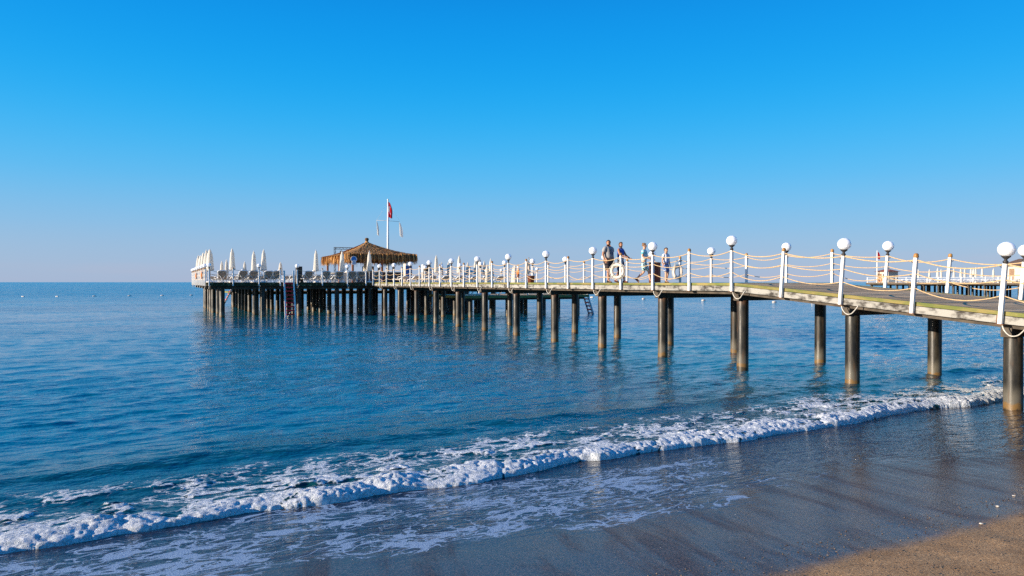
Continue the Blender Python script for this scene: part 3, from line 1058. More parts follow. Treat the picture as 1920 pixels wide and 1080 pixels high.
# ------------------------------------------------------------------ walkway pier
pier = thing('walkway_pier', 'long wooden walkway pier on dark round piles, sloping down to the beach', 'pier')
W0, W1 = 16.0, 20.45     # deck edges
T_END = 57.6


def across(t0, t1, gap=0.006, th=0.045):
    """one deck board lying across the walkway"""
    a = MB()
    z0, z1 = deck_z(t0), deck_z(t1)
    vs = []
    for t, z in ((t0 + gap / 2, z0), (t1 - gap / 2, z1)):
        for L in (W0 + 0.10, W1 - 0.10):
            for dz in (-th, 0):
                vs.append(P(L, t, z + dz))
    fs = [(0, 1, 3, 2), (4, 6, 7, 5), (0, 4, 5, 1), (2, 3, 7, 6), (1, 5, 7, 3), (0, 2, 6, 4)]
    return a.add(vs, fs)


bw = 0.145
k = 0
t = -1.2
plank_rest = MB()
pr = random.Random(9)
# ramp boards share one mesh; each is turned and lifted a little
slope_a = math.atan(0.077)
pm = MB().box((0, 0, -0.0225), (W1 - W0 - 0.2, bw - 0.008, 0.045)).mesh('plank')
while t < T_BREAK - 0.02:
    o = link_mesh('plank', pm, M['plank'], pier)
    o.location = P((W0 + W1) / 2, t + bw / 2, deck_z(t + bw / 2) + pr.uniform(-0.002, 0.002))
    o.rotation_euler = (slope_a * 1.0, 0, ANG)
    t += bw
while t < T_END:
    z = deck_z(t + bw / 2) + pr.uniform(-0.002, 0.002)
    c = P((W0 + W1) / 2, t + bw / 2, z - 0.0225)
    plank_rest.box((0, 0, 0), (W1 - W0 - 0.2, bw - 0.008, 0.045), Matrix.Translation(c) @ Matrix.Rotation(ANG, 4, 'Z'))
    t += bw
tag(plank_rest.build('planks', M['plank'], pier), kind='stuff')

bents = [T0 + 2 * STEP * i for i in range(-3, 13)]
bents = [b for b in bents if b < T_END]
# edge boards, fascias and stringers, bay by bay
segs = [T0 - 4 * STEP + STEP * i for i in range(0, 40)]
segs = [s for s in segs if s < T_END] + [T_END]
fr = random.Random(2)
for i in range(len(segs) - 1):
    a, b = segs[i] + 0.01, segs[i + 1] - 0.01
    if i % 2 == 0 and i + 2 < len(segs):
        e = segs[i + 2] - 0.008
        for L in (W0 + 0.05, W1 - 0.05):
            m = MB()
            if a < T_BREAK < e and abs(e - T_BREAK) > 0.1:
                m.beam(P(L, a, deck_z(a) - 0.035), P(L, T_BREAK, DECK - 0.035), 0.10, 0.085)
                m.beam(P(L, T_BREAK, DECK - 0.035), P(L, e, DECK - 0.035), 0.10, 0.085)
            else:
                m.beam(P(L, a, deck_z(a) - 0.035), P(L, e, deck_z(e) - 0.035), 0.10, 0.085)
            m.build('edge_board', M['edge'], pier)
    for L in (W0 + 0.03, W1 - 0.03):
        j = fr.uniform(-0.008, 0.008)
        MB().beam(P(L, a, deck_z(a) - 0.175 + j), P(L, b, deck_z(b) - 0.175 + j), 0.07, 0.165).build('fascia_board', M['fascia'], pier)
for L in (W0 + 0.22, 17.5, 18.95, W1 - 0.22):
    m = MB()
    m.beam(P(L, -1.2, deck_z(-1.2) - 0.22), P(L, T_BREAK, DECK - 0.22), 0.12, 0.26)
    m.beam(P(L, T_BREAK, DECK - 0.22), P(L, T_END, DECK - 0.22), 0.12, 0.26)
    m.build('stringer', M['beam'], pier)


def pile_mesh(h, r=0.18, name='pile'):
    """a tube standing on z=0, its foot swollen by growth"""
    m = MB()
    m.lathe([(r, 0), (r, 1.2), (r * 1.03, 1.25), (r * 1.0, 1.3), (r, h - 0.03), (r * 0.97, h)], 20)
    return m.mesh(name)


PM = {}


def pile(L, t, top, parent, r=0.18, foot=-1.4):
    key = (round(top - foot, 2), r)
    if key not in PM:
        PM[key] = pile_mesh(top - foot, r)
    o = link_mesh('pile', PM[key], M['pile'], parent)
    o.location = P(L, t, foot)
    o.rotation_euler = (0, 0, rnd.random() * 6)
    return o


for i, t in enumerate(bents):
    zc = deck_z(t) - 0.35
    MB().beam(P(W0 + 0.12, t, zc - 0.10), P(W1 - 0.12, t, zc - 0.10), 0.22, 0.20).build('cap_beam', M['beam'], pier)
    for L in (16.4, 19.95):
        pile(L, t, round(zc - 0.2, 2), pier)

# ------------------------------------------------------------------ railing posts, lamp posts and ropes
GR_L = 'globe lamp posts along the walkway and platform rails'
GR_C = 'white rope railing posts along the walkway and platform'


EYE = MB().torus((0.0, 0.075, 0), 0.028, 0.008, 8, 5, 'x').mesh('rope_eye')


def make_post(kind, loc, lean=0.0, label='', rz=ANG, below=0.28):
    if kind == 'lamp':
        r = thing('lamp_post', label, 'lamp post', loc, rz, GR_L)
        h = 1.02
        MB().box((0, 0, (h - below) / 2), (0.086, 0.086, h + below), bev=0.012).build('post', M['white'], r)
        b = MB().lathe([(0.035, h), (0.05, h + 0.02), (0.055, h + 0.05), (0.03, h + 0.075), (0.03, h + 0.095), (0.09, h + 0.15), (0.095, h + 0.165), (0.06, h + 0.17)], 14)
        b.build('lamp_holder', M['black'], r)
        MB().ball((0, 0, h + 0.305), (0.168, 0.168, 0.16), 28, 18).build('globe', M['globe'], r)
        c = MB()
        pts = [(0.0, 0.04, -below + 0.02), (-0.02, 0.10, -below - 0.10), (-0.02, 0.22, -below - 0.20), (-0.02, 0.36, -below - 0.18), (-0.01, 0.46, -below - 0.07), (0.05, 0.5, -below + 0.04)]
        c.tube([(x, -y, z) for x, y, z in spline(pts, 5)], 0.014, 6)
        c.build('cable', M['cable'], r)
    else:
        r = thing('railing_post', label, 'railing post', loc, rz, GR_C)
        h = 1.06
        MB().box((0, 0, (h - below) / 2), (0.086, 0.086, h + below), bev=0.012).build('post', M['white'], r)
        MB().lathe([(0.045, h), (0.058, h + 0.012), (0.062, h + 0.03), (0.052, h + 0.045), (0.056, h + 0.06), (0.05, h + 0.085), (0.025, h + 0.105)], 12).build('cap', M['cap'], r)
    m = MB()
    m.box((0.02, 0, -below + 0.012), (0.17, 0.18, 0.02))
    m.box((0.075, 0.09, -below + 0.1), (0.03, 0.05, 0.2))
    m.build('bracket', M['rust'], r)
    for z in (1.0, 0.67, 0.33):
        q = link_mesh('rope_eye', EYE, M['black'], r)
        q.location = (0, 0, z - 0.03)
    r.rotation_euler = (lean, 0, rz)
    return r


def spline(pts, n):
    out = []
    pts = [Vector(p) for p in pts]
    for i in range(len(pts) - 1):
        p0, p1, p2, p3 = pts[max(i - 1, 0)], pts[i], pts[i + 1], pts[min(i + 2, len(pts) - 1)]
        for k in range(n):
            s = k / n
            out.append(0.5 * ((2 * p1) + (p2 - p0) * s + (2 * p0 - 5 * p1 + 4 * p2 - p3) * s * s + (3 * p1 - p0 - 3 * p2 + p3) * s ** 3))
    out.append(pts[-1])
    return out


PROTO = {}


def place_post(kind, L, t, z, label, lean=0.0, rz=ANG):
    if kind not in PROTO:
        r = make_post(kind, P(L, t, z), lean, label, rz)
        PROTO[kind] = remember(r)
        return r
    r = dup(PROTO[kind], P(L, t, z), rz, label)
    r.rotation_euler = (lean, 0, rz)
    return r


NL, FL = 15.93, 20.53


def rail_line(L, parity, side, words):
    n_l = n_c = 0
    tops = []
    for n in range(-3, 26):
        t = T0 + n * STEP
        if t > T_END + 0.4:
            break
        lean = slope_a if t < T_BREAK - 0.1 else 0.0
        z = deck_z(t)
        kind = 'lamp' if n % 2 == parity else 'cap'
        vis = n >= 0 if side == 'near' else t > 9.5
        if kind == 'lamp':
            if vis:
                n_l += 1
            lab = 'white globe lamp post, %s from the right on the %s' % (ORD[max(n_l - 1, 0)], words)
        else:
            if vis:
                n_c += 1
            lab = 'white rope post with wooden knob, %s from the right on the %s' % (ORD[max(n_c - 1, 0)], words)
        if not vis:
            if n < -2:
                continue
            lab = ('white globe lamp post ' if kind == 'lamp' else 'white rope post ') + 'beyond the right picture edge, %s on the %s' % (ORD[n + 3] if n + 3 >= 0 else 'near', words)
        place_post(kind, L, t, z, lab, lean, ANG if side == 'near' else ANG + math.pi)
        if side != 'near' and lean:
            pass
        tops.append((L, t, z, lean))
    return tops


def rope_span(a, b, sag, r, parent, mat='rope', n=10):
    a, b = Vector(a), Vector(b)
    pts = []
    for i in range(n + 1):
        s = i / n
        p = a.lerp(b, s)
        p.z -= sag * 4 * s * (1 - s)
        pts.append(p)
    MB().tube(pts, r, 7, False).build('rope', M[mat], parent)


near_posts = rail_line(NL, 0, 'near', "walkway's near rail")
far_posts = []
# far rail: lamps stand opposite the near rail's plain posts
far_posts = rail_line(FL, 1, 'far', "walkway's far rail")
# the far posts are turned round, so their lean is reversed
for o in list(col.objects):
    if o.parent is None and o.name.split('.')[0] in ('lamp_post', 'railing_post') and abs(o.rotation_euler.z - ANG - math.pi) < 1e-3:
        o.rotation_euler.x = -o.rotation_euler.x

rr = random.Random(4)
for posts, lab in ((near_posts, 'three tan ropes sagging between the posts of the near walkway rail'),
                   (far_posts, 'three tan ropes sagging between the posts of the far walkway rail')):
    rope = thing('rope_railing', lab, 'rope railing', P(posts[0][0], posts[0][1], posts[0][2]), 0)
    base = Vector(rope.location)
    for i in range(len(posts) - 1):
        (L1, t1, z1, l1), (L2, t2, z2, l2) = posts[i], posts[i + 1]
        for hz, sg in ((1.0, 0.11), (0.67, 0.12), (0.33, 0.16)):
            o = math.sin(l1) * hz, math.sin(l2) * hz
            k = 1.0
            a = P(L1, t1 - o[0] + 0.05, z1 + hz * math.cos(l1)) - base
            b = P(L2, t2 - o[1] - 0.05, z2 + hz * math.cos(l2)) - base
            rope_span(a, b, sg * rr.uniform(0.6, 1.25), 0.015 if hz == 1.0 else 0.0125, rope)

# ------------------------------------------------------------------ the platform at the head of the pier
PL0, PL1, PT0, PT1 = 3.2, 33.0, 57.6, 84.0
plat = thing('platform', 'large wooden bathing platform on many dark piles at the head of the pier', 'pier platform')
m = MB()
t = PT0 + 0.1
mr = random.Random(8)
while t < PT1 - 0.1:
    c = P((PL0 + PL1) / 2, t + 0.1, DECK - 0.025 + mr.uniform(-0.004, 0.004))
    m.box((0, 0, 0), (PL1 - PL0 - 0.1, 0.19, 0.045), Matrix.Translation(c) @ Matrix.Rotation(ANG, 4, 'Z'))
    t += 0.2
tag(m.build('planks', M['plank'], plat), kind='stuff')
M['plat_edge'] = simple('mossy_dark_edge', (0.035, 0.035, 0.014), (0.30, 0.22, 0.11), 0.9, 5.0, detail=8, bump=0.008, bscale=30, lo=0.5, hi=0.7, coords='Object')


def edge_run(a, b, name, parent, z=DECK):
    A_, B_ = Vector(a), Vector(b)
    n = max(1, round((B_ - A_).length / 3.9))
    for i in range(n):
        p, q = A_.lerp(B_, i / n), A_.lerp(B_, (i + 1) / n - 0.004)
        MB().beam(P(p.x, p.y, z - 0.04), P(q.x, q.y, z - 0.04), 0.1, 0.10).build('edge_board', M['plat_edge'], parent)
        MB().beam(P(p.x, p.y, z - 0.185), P(q.x, q.y, z - 0.185), 0.06, 0.17).build('fascia_board', M['plat_edge'], parent)


edge_run((PL0, PT0), (W0 - 0.02, PT0), 'edge', plat)
edge_run((W1 + 0.02, PT0), (PL1, PT0), 'edge', plat)
edge_run((PL0, PT0 + 0.1), (PL0, PT1), 'edge', plat)
edge_run((PL1, PT0 + 0.1), (PL1, PT1), 'edge', plat)
edge_run((PL0 + 0.1, PT1), (PL1 - 0.1, PT1), 'edge', plat)
mr = random.Random(21)
rows_t = [PT0 + 0.6 + 3.1 * i for i in range(9)]
for i, t in enumerate(rows_t):
    MB().beam(P(PL0 + 0.3, t, DECK - 0.40), P(PL1 - 0.3, t, DECK - 0.40), 0.22, 0.26).build('cap_beam', M['beam'], plat)
    L = 4.4 
    while L < PL1:
        pile(L + mr.uniform(-0.12, 0.12), t + mr.uniform(-0.1, 0.1), 2.18, plat, 0.19)
        L += 2.9
for L in np.arange(3.9, 33, 2.0):
    MB().beam(P(L, PT0 + 0.1, DECK - 0.16), P(L, PT1 - 0.1, DECK - 0.16), 0.12, 0.2).build('joist', M['beam'], plat)

# rails of the platform
spots = [('lamp', 3.35), ('cap', 5.05), ('lamp', 6.95), ('cap', 8.55), ('lamp', 9.85), ('cap', 11.85), ('lamp', 13.9), ('cap', 15.45)]
fc = [0, 0]
rope = thing('rope_railing', 'dark wires and ropes along the front edge of the platform', 'rope railing', P(3.35, PT0 - 0.08, DECK), 0)
rb = Vector(rope.location)
for i, (kd, L) in enumerate(spots):
    k = 0 if kd == 'lamp' else 1
    lab = ("white globe lamp post, %s from the left on the platform's front edge" if k == 0 else "white rope post, %s from the left on the platform's front edge") % ORD[fc[k]]
    fc[k] += 1
    place_post(kd, L, PT0 - 0.09, DECK, lab)
    if i and not (spots[i - 1][1] == 8.55):
        L0 = spots[i - 1][1]
        for hz, sg in ((1.0, 0.2), (0.67, 0.15), (0.33, 0.12)):
            rope_span(P(L0 + 0.05, PT0 - 0.09, DECK + hz) - rb, P(L - 0.05, PT0 - 0.09, DECK + hz) - rb, sg * rr.uniform(0.5, 1.2), 0.014, rope, n=8)

for (nm, La, fix, words, cnt) in (('left', PL0 - 0.05, 'L', "platform's left side", 27), ('back', PT1 + 0.05, 't', "platform's seaward edge", 15),
                                  ('right', PL1 + 0.05, 'L', "platform's right side", 13)):
    rope = thing('rope_railing', 'tan ropes strung along the %s' % words, 'rope railing', P(La if fix == 'L' else PL0, PT0 if fix == 'L' else La, DECK), 0)
    rb = Vector(rope.location)
    kk = [0, 0]
    prev = None
    for i in range(cnt):
        if fix == 'L':
            L, t = La, PT0 + (0.95 * (i + 1) if nm == 'left' else 2.0 + i * 2.0)
        else:
            L, t = PL0 + 1.2 + i * 1.98, La
        k = (0 if i % 4 == 1 else 1) if nm == 'left' else i % 2
        kd = 'cap' if k else 'lamp'
        lab = ('white globe lamp post, %s on the %s' if k == 0 else 'white rope post, %s on the %s') % (ORD[kk[k]], words)
        lab += ' counted from the camera' if fix == 'L' else ' counted from the left'
        kk[k] += 1
        place_post(kd, L, t, DECK, lab, 0, ANG + (math.pi if nm != 'left' else 0) + (math.pi / 2 if fix == 't' else 0))
        if prev:
            for hz in (1.0, 0.67, 0.33):
                rope_span(P(prev[0], prev[1], DECK + hz) - rb, P(L, t, DECK + hz) - rb, 0.14 * rr.uniform(0.6, 1.2), 0.017, rope, n=6)
        prev = (L, t)

# ------------------------------------------------------------------ lower bathing decks
LOWZ = 1.68


def low_deck(L0, L1, t0, t1, label):
    r = thing('lower_deck', label, 'bathing deck', P(L0, t0, LOWZ), 0)
    base = Vector(r.location)
    m = MB()
    t = t0 + 0.05
    while t < t1 - 0.1:
        c = P((L0 + L1) / 2, t + 0.1, LOWZ - 0.025) - base
        m.box((0, 0, 0), (L1 - L0 - 0.1, 0.19, 0.045), Matrix.Translation(c) @ Matrix.Rotation(ANG, 4, 'Z'))
        t += 0.2
    tag(m.build('planks', M['plank'], r), kind='stuff')
    for a, b in (((L0, t0), (L1, t0)), ((L0, t0 + 0.1), (L0, t1)), ((L1, t0 + 0.1), (L1, t1)), ((L0 + 0.1, t1), (L1 - 0.1, t1))):
        MB().beam(P(*a, LOWZ - 0.09) - base, P(*b, LOWZ - 0.09) - base, 0.1, 0.2).build('edge_board', M['edge'], r)
    ta = t0 + 0.5
    while ta <= t1:
        MB().beam(P(L0 + 0.2, ta, LOWZ - 0.27) - base, P(L1 - 0.2, ta, LOWZ - 0.27) - base, 0.2, 0.18).build('cap_beam', M['beam'], r)
        L = L0 + 0.7
        while L < L1:
            o = pile(L, ta, 1.32, r, 0.17)
            o.location = Vector(o.location) - base
            L += 3.3
        ta += 3.2
    return r


low_deck(21.0, 32.4, 49.4, 57.3, 'low wooden bathing deck with blue loungers to the right of the walkway')
low_deck(7.0, 26.0, 84.6, 91.0, 'low wooden deck behind the platform seen between its piles')


def ladder(L, t, ztop, rz, label, w=0.72, n=9, out=0.9, drop=None):
    """rails run from above the deck down into the water, leaning outward at the foot (local -y)"""
    r = thing('bathing_ladder', label, 'ladder', P(L, t, ztop), rz)
    zb = -ztop - 0.5
    for s in (-1, 1):
        pts = [(s * w / 2, 0.02, 0.95), (s * w / 2, -0.02, 0.0), (s * w / 2 * 1.06, -out, zb)]
        m = MB()
        m.beam(pts[0], pts[1], 0.12, 0.10)
        m.beam(pts[1], pts[2], 0.12, 0.10)
        m.build('rail', M['white'], r)
    for i in range(n):
        z = -0.08 - i * 0.305
        y = -0.02 + (-out + 0.02) * (z / zb)
        if z < -ztop - 0.2:
            break
        MB().box((0, y, z), (w - 0.1, 0.16, 0.10)).build('step', M['red'], r)
    z1, z2 = -ztop + 1.1, -ztop - 0.2
    MB().beam((w / 2, -0.5, z1), (-w / 2 + 0.05, -out * 0.8, z2), 0.035, 0.035).build('brace', M['white'], r)
    return r


ladder(9.2, PT0 - 0.15, DECK, ANG, 'bathing ladder with white rails and red steps at the front of the platform')
ladder(32.8, 50.6, LOWZ, ANG + math.pi / 2, 'bathing ladder with red steps at the right end of the lower deck', 0.7, 6, 0.8)
ladder(7.3, 84.4, LOWZ + 0.4, ANG - math.pi / 2, 'white bathing ladder behind the left corner of the platform', 0.7, 6, 1.2)


# ------------------------------------------------------------------ parasols
def make_parasol(label):
    r = thing('parasol', label, 'parasol', (0, 0, 0), 0, 'closed white parasols on the platform')
    MB().tube([(0, 0, 0.05), (0, 0, 2.62)], 0.025, 8).build('pole', M['white'], r)
    MB().lathe([(0.26, 0), (0.26, 0.05), (0.2, 0.09), (0.05, 0.11), (0.05, 0.3)], 16).build('base', M['white'], r)
    # folded canopy: pleated cone, gathered at the strap, hem flaring
    n = 24
    prof = [(0.012, 2.70), (0.05, 2.66), (0.085, 2.56), (0.075, 2.50), (0.12, 2.38), (0.155, 2.05), (0.185, 1.7), (0.205, 1.4), (0.225, 1.12), (0.215, 1.0)]
    vs, fs = [], []
    for i, (rad, z) in enumerate(prof):
        for k in range(n):
            a = 2 * math.pi * k / n
            pl = 1 + (0.22 if i > 3 else 0.05) * (1 if k % 3 == 0 else -0.5) * (0.6 + 0.4 * math.sin(k * 2.1 + i * 0.7))
            vs.append((rad * pl * math.cos(a), rad * pl * math.sin(a), z + (0.05 * math.sin(k * 2.6) if i == len(prof) - 1 else 0)))
    for i in range(len(prof) - 1):
        for k in range(n):
            k2 = (k + 1) % n
            fs.append((i * n + k2, i * n + k, (i + 1) * n + k, (i + 1) * n + k2))
    fs.append(tuple((len(prof) - 1) * n + k for k in range(n)))
    m = MB().add(vs, fs, True)
    c = m.build('canopy', M['canvas'], r)
    MB().lathe([(0.02, 2.69), (0.03, 2.72), (0.018, 2.76)], 8).build('finial', M['white'], r)
    return r


par0 = None


def parasol(L, t, z, s, label, group):
    global par0
    rz = rnd.random() * 6
    if par0 is None:
        par0 = make_parasol(label)
        remember(par0)
        par0.location = P(L, t, z)
        par0.rotation_euler.z = rz
        par0.scale = (1, 1, s)
        par0['group'] = group
        return par0
    return dup(par0, P(L, t, z), rz, label, group, (rnd.uniform(0.92, 1.08),) * 2 + (s,))


front = [(436, 465), (476, 470), (495, 467), (593, 468), (642, 470), (693, 470)]
k = 0
for x, ty in front:
    d = min(2.64 * 1300 / (529 - ty), 78)
    L, t = LT_from_px(x, d)
    if t < 59.2:
        t = 59.2
        L = (x - 300) * t / (1635.6 - 0.508 * (x - 300))
    d = SA * L + CA * t
    s = ((529 - ty) * d / 1300 + CAM_Z - DECK) / 2.76
    parasol(L, t, DECK, s, "closed white parasol, %s from the left in the platform's front row" % ORD[k], 'closed white parasols on the platform')
    k += 1
for i in range(10):
    t = 60.4 + i * 2.35
    parasol(3.6 + 0.08 * (i % 2), t, DECK, 0.97 + 0.03 * (i % 3), 'closed white parasol, %s from the camera along the platform\'s left side' % ORD[i], 'closed white parasols on the platform').scale.xy = (1.25, 1.25)
back = [(416, 489), (425, 486), (459, 490), (526, 491), (685, 487)]
for i, (x, ty) in enumerate(back):
    d = min(2.64 * 1300 / (529 - ty), 76)
    L, t = LT_from_px(x, d)
    s = ((529 - ty) * d / 1300 + CAM_Z - DECK) / 2.76
    parasol(L, t, DECK, s, 'closed parasol far back on the platform\'s left half, %s from the left' % ORD[i], 'closed white parasols on the platform')
right = [(806, 492), (818, 478), (828, 491), (841, 490), (861, 479), (877, 491), (891, 488), (899, 481), (908, 489), (920, 484)]
for i, (x, ty) in enumerate(right):
    d = min(2.64 * 1300 / (529 - ty), 82)
    L, t = LT_from_px(x, d)
    s = ((529 - ty) * d / 1300 + CAM_Z - DECK) / 2.76
    parasol(L, t, DECK, s, 'closed white parasol to the right of the thatched bar, %s from the left there' % ORD[i], 'closed white parasols on the platform')
for i, (L, t) in enumerate([(24.4, 52.6), (25.0, 55.6), (27.4, 53.4), (28.7, 56.2)]):
    parasol(L, t, LOWZ, 0.93, 'closed white parasol standing on the lower bathing deck, %s from the left' % ORD[i], 'closed white parasols on the lower deck')


# ------------------------------------------------------------------ sun loungers
def make_lounger(name, label, sling, group, by=-0.45, bz=0.93):
    """head at the origin side (-y), feet to +y; back rest raised"""
    r = thing(name, label, 'sun lounger', (0, 0, 0), 0, group)
    w = 0.33
    m = MB()
    for s in (-1, 1):
        m.tube(spline([(s * w, -0.15, 0.34), (s * w, 0.5, 0.33), (s * w, 1.1, 0.30), (s * w, 1.42, 0.27)], 4), 0.026, 6)
    m.tube([(-w, 1.42, 0.27), (w, 1.42, 0.27)], 0.026, 6)
    m.build('frame', M['resin'], r)
    # back rest
    m = MB()
    m.tube(spline([(-w + 0.02, 0.05, 0.36), (-w + 0.02, by * 0.7, bz * 0.78), (-w + 0.06, by * 0.96, bz - 0.03), (0, by, bz),
                   (w - 0.06, by * 0.96, bz - 0.03), (w - 0.02, by * 0.7, bz * 0.78), (w - 0.02, 0.05, 0.36)], 5), 0.048, 6)
    m.build('back_frame', M['resin'], r)
    m = MB()
    vs = []
    for i in range(5):
        s = i / 4
        y, z = 0.03 + (by * 0.94 - 0.03) * s, 0.37 + (bz - 0.40) * s
        for x in (-w + 0.04, w - 0.04):
            vs.append((x * (1 if i < 4 else 0.8), y, z))
    n = len(vs)
    vs += [(x, y - 0.012, z - 0.008) for x, y, z in vs]
    fs = [(2 * i, 2 * i + 1, 2 * i + 3, 2 * i + 2) for i in range(4)] + [(n + 2 * i + 2, n + 2 * i + 3, n + 2 * i + 1, n + 2 * i) for i in range(4)]
    m.add(vs, fs)
    m.build('backrest', sling, r)
    MB().box((0, 0.72, 0.335), (2 * w - 0.03, 1.32, 0.02), Matrix.Translation((0, 0.72, 0.335)) @ Matrix.Rotation(R(-1.8), 4, 'X') @ Matrix.Translation((0, -0.72, -0.335))).build('seat', sling, r)
    for (s, y) in ((-1, -0.05), (1, -0.05), (-1, 1.2), (1, 1.2)):
        q = MB().tube(spline([(s * w, y + 0.12, 0.32), (s * (w + 0.03), y + 0.05, 0.2), (s * (w + 0.05), y - 0.10, 0.0)], 3), 0.026, 6)
        q.build('leg', M['resin'], r)
    for s in (-1, 1):
        q = MB().tube(spline([(s * (w + 0.03), by * 0.5, 0.62), (s * (w + 0.06), 0.12, 0.56), (s * (w + 0.06), 0.36, 0.50), (s * w, 0.42, 0.34)], 4), 0.024, 6)
        q.build('arm_rest', M['resin'], r)
    m = MB()
    m.tube([(-w * 0.8, by * 0.55, 0.60), (w * 0.5, -0.32, 0.02)], 0.018, 5)
    m.tube([(w * 0.8, by * 0.55, 0.60), (-w * 0.5, -0.32, 0.02)], 0.018, 5)
    m.build('prop', M['resin'], r)
    return r


lng0 = None
fx = [418, 455, 475, 505, 517, 578, 611, 637, 661, 678, 709]
for i, x in enumerate(fx):
    t = 59.1 + rr.uniform(-0.1, 0.15)
    L = (x - 300) * t / (1635.6 - 0.508 * (x - 300))
    lab = 'white sun lounger with grey sling, %s from the left in the front row' % ORD[i]
    rz = ANG + rr.uniform(-0.25, 0.15)
    if lng0 is None:
        lng0 = remember(make_lounger('sun_lounger', lab, M['sling'], 'sun loungers on the platform'))
        lng0.location, lng0.rotation_euler.z = P(L, t, DECK), rz
    else:
        dup(lng0, P(L, t, DECK), rz, lab)
flat0 = None
for j, t in enumerate([62.6, 66.2, 70.0, 74.0, 78.0]):
    i = 0
    for L in np.arange(5.0, 31.5, 1.5):
        if (14.8 < L < 21.5 and t < 69) or (15.5 < L < 26 and t >= 69) or rr.random() < 0.15:
            continue
        if min(abs(L - 9.2), 9) < 0.8:
            continue
        side = 'left' if L < 15 else 'right'
        lab = "sun lounger in row %s on the platform's %s half, %s from its left end" % (['two', 'three', 'four', 'five', 'six'][j], side, ORD[i])
        rz = ANG + rr.uniform(-0.3, 0.3)
        if flat0 is None:
            flat0 = remember(make_lounger('sun_lounger', lab, M['pale_sling'], 'sun loungers on the platform', -0.62, 0.62))
            flat0.location, flat0.rotation_euler.z = P(L, t, DECK), rz
        else:
            dup(flat0, P(L, t + rr.uniform(-0.2, 0.2), DECK), rz, lab)
        i += 1
bl0 = remember(make_lounger('sun_lounger', 'white and blue sun lounger on the lower deck, first from the left', M['blue_sling'], 'blue sun loungers on the lower deck'))
for i, L in enumerate(np.arange(22.3, 31.4, 1.28)):
    lab = 'blue sun lounger on the lower bathing deck, %s from the left' % ORD[i]
    if i == 0:
        bl0.location, bl0.rotation_euler.z, bl0['label'] = P(L, 50.9, LOWZ), ANG - 1.9, lab
    else:
        dup(bl0, P(L, 50.9 + rr.uniform(-0.1, 0.3), LOWZ), ANG - 1.9 + rr.uniform(-0.2, 0.2), lab)

# ------------------------------------------------------------------ thatched bar
BL0, BL1, BT0, BT1 = 16.9, 24.2, 69.6, 82.6
bar = thing('thatched_bar', 'open beach bar under a shaggy brown palm thatch roof', 'beach bar', P((BL0 + BL1) / 2, (BT0 + BT1) / 2, DECK), ANG)
hx, hy = (BL1 - BL0) / 2, (BT1 - BT0) / 2
EZ, AZ = 2.86, 4.40     # eave and apex above the deck
core = MB()


def roof_pt(u, v, off=0.0):
    """u round the eave (0..4), v from eave 0 to apex 1"""
    k = int(u) % 4
    s = u - int(u)
    c = [(-hx, -hy), (hx, -hy), (hx, hy), (-hx, hy)]
    a, b = c[k], c[(k + 1) % 4]
    x, y = a[0] + (b[0] - a[0]) * s, a[1] + (b[1] - a[1]) * s
    rr_ = 1 - v
    z = EZ + (AZ - EZ) * (v ** 1.5 * 0.92 + 0.08 * v)
    return Vector((x * rr_, y * rr_ + (0.0), z + off))


N = 32
vs, fs = [], []
for j in range(9):
    for i in range(N):
        vs.append(roof_pt(i * 4 / N, min(j / 8, 0.97), -0.05))
for j in range(8):
    for i in range(N):
        i2 = (i + 1) % N
        fs.append((j * N + i, j * N + i2, (j + 1) * N + i2, (j + 1) * N + i))
# soffit fringe core
o = len(vs)
for i in range(N):
    p = roof_pt(i * 4 / N, 0, 0)
    vs.append(p * 0.985 - Vector((0, 0, 0.45 + 0.04)))
for i in range(N):
    i2 = (i + 1) % N
    fs.append((i2, i, o + i, o + i2))
core.add(vs, fs, True)
core.build('roof', M['thatch_core'], bar)
# straw: thousands of narrow blades
tv, tf, tone = [], [], []
tr = random.Random(31)


def blade(base, down, width, L_, lift):
    side = down.cross(Vector((0, 0, 1))).normalized() if abs(down.z) < 0.98 else Vector((tr.uniform(-1, 1), tr.uniform(-1, 1), 0)).normalized()
    side = (side + Vector((tr.uniform(-.3, .3), tr.uniform(-.3, .3), tr.uniform(-.2, .2)))).normalized()
    o = len(tv)
    mid = base + down * (L_ * 0.5) + lift
    tip = base + down * L_ + lift * 0.4 + Vector((tr.uniform(-.05, .05), tr.uniform(-.05, .05), 0))
    tv.extend([base - side * width, base + side * width, mid + side * width * 0.9, mid - side * width * 0.9, tip + side * width * 0.25, tip - side * width * 0.25])
    tf.extend([(o, o + 1, o + 2, o + 3), (o + 3, o + 2, o + 4, o + 5)])
    tt = min(1, max(0, tr.gauss(0.5, 0.28)))
    tone.extend([tt] * 6)


per = [2 * hx, 2 * hy, 2 * hx, 2 * hy]
for row in range(15):
    v = row / 15
    cnt = int(1500 * (1 - v) + 60)
    for i in range(cnt):
        u_ = tr.random() * (2 * (hx + hy)) * 2
        k_ = 0
        while u_ > per[k_]:
            u_ -= per[k_]
            k_ += 1
            if k_ == 4:
                k_ = 0
        uu = k_ + u_ / per[k_]
        vv = min(0.97, v + tr.uniform(0, 0.075))
        b_ = roof_pt(uu, vv, tr.uniform(0.0, 0.10))
        d_ = (roof_pt(uu, max(vv - 0.03, -0.0) if vv > 0.03 else 0.0) - roof_pt(uu, vv + 0.03)).normalized()
        outw = Vector((b_.x, b_.y, 0)).normalized()
        if row == 0:
            d_ = (Vector((0, 0, -1)) + outw * 0.12).normalized()
            blade(b_ + Vector((0, 0, 0.04)) + outw * tr.uniform(-0.02, 0.1), d_, 0.03, tr.uniform(0.65, 1.12), outw * 0.05)
        else:
            blade(b_, d_, 0.032, tr.uniform(0.45, 0.85), Vector((0, 0, 0.05)))
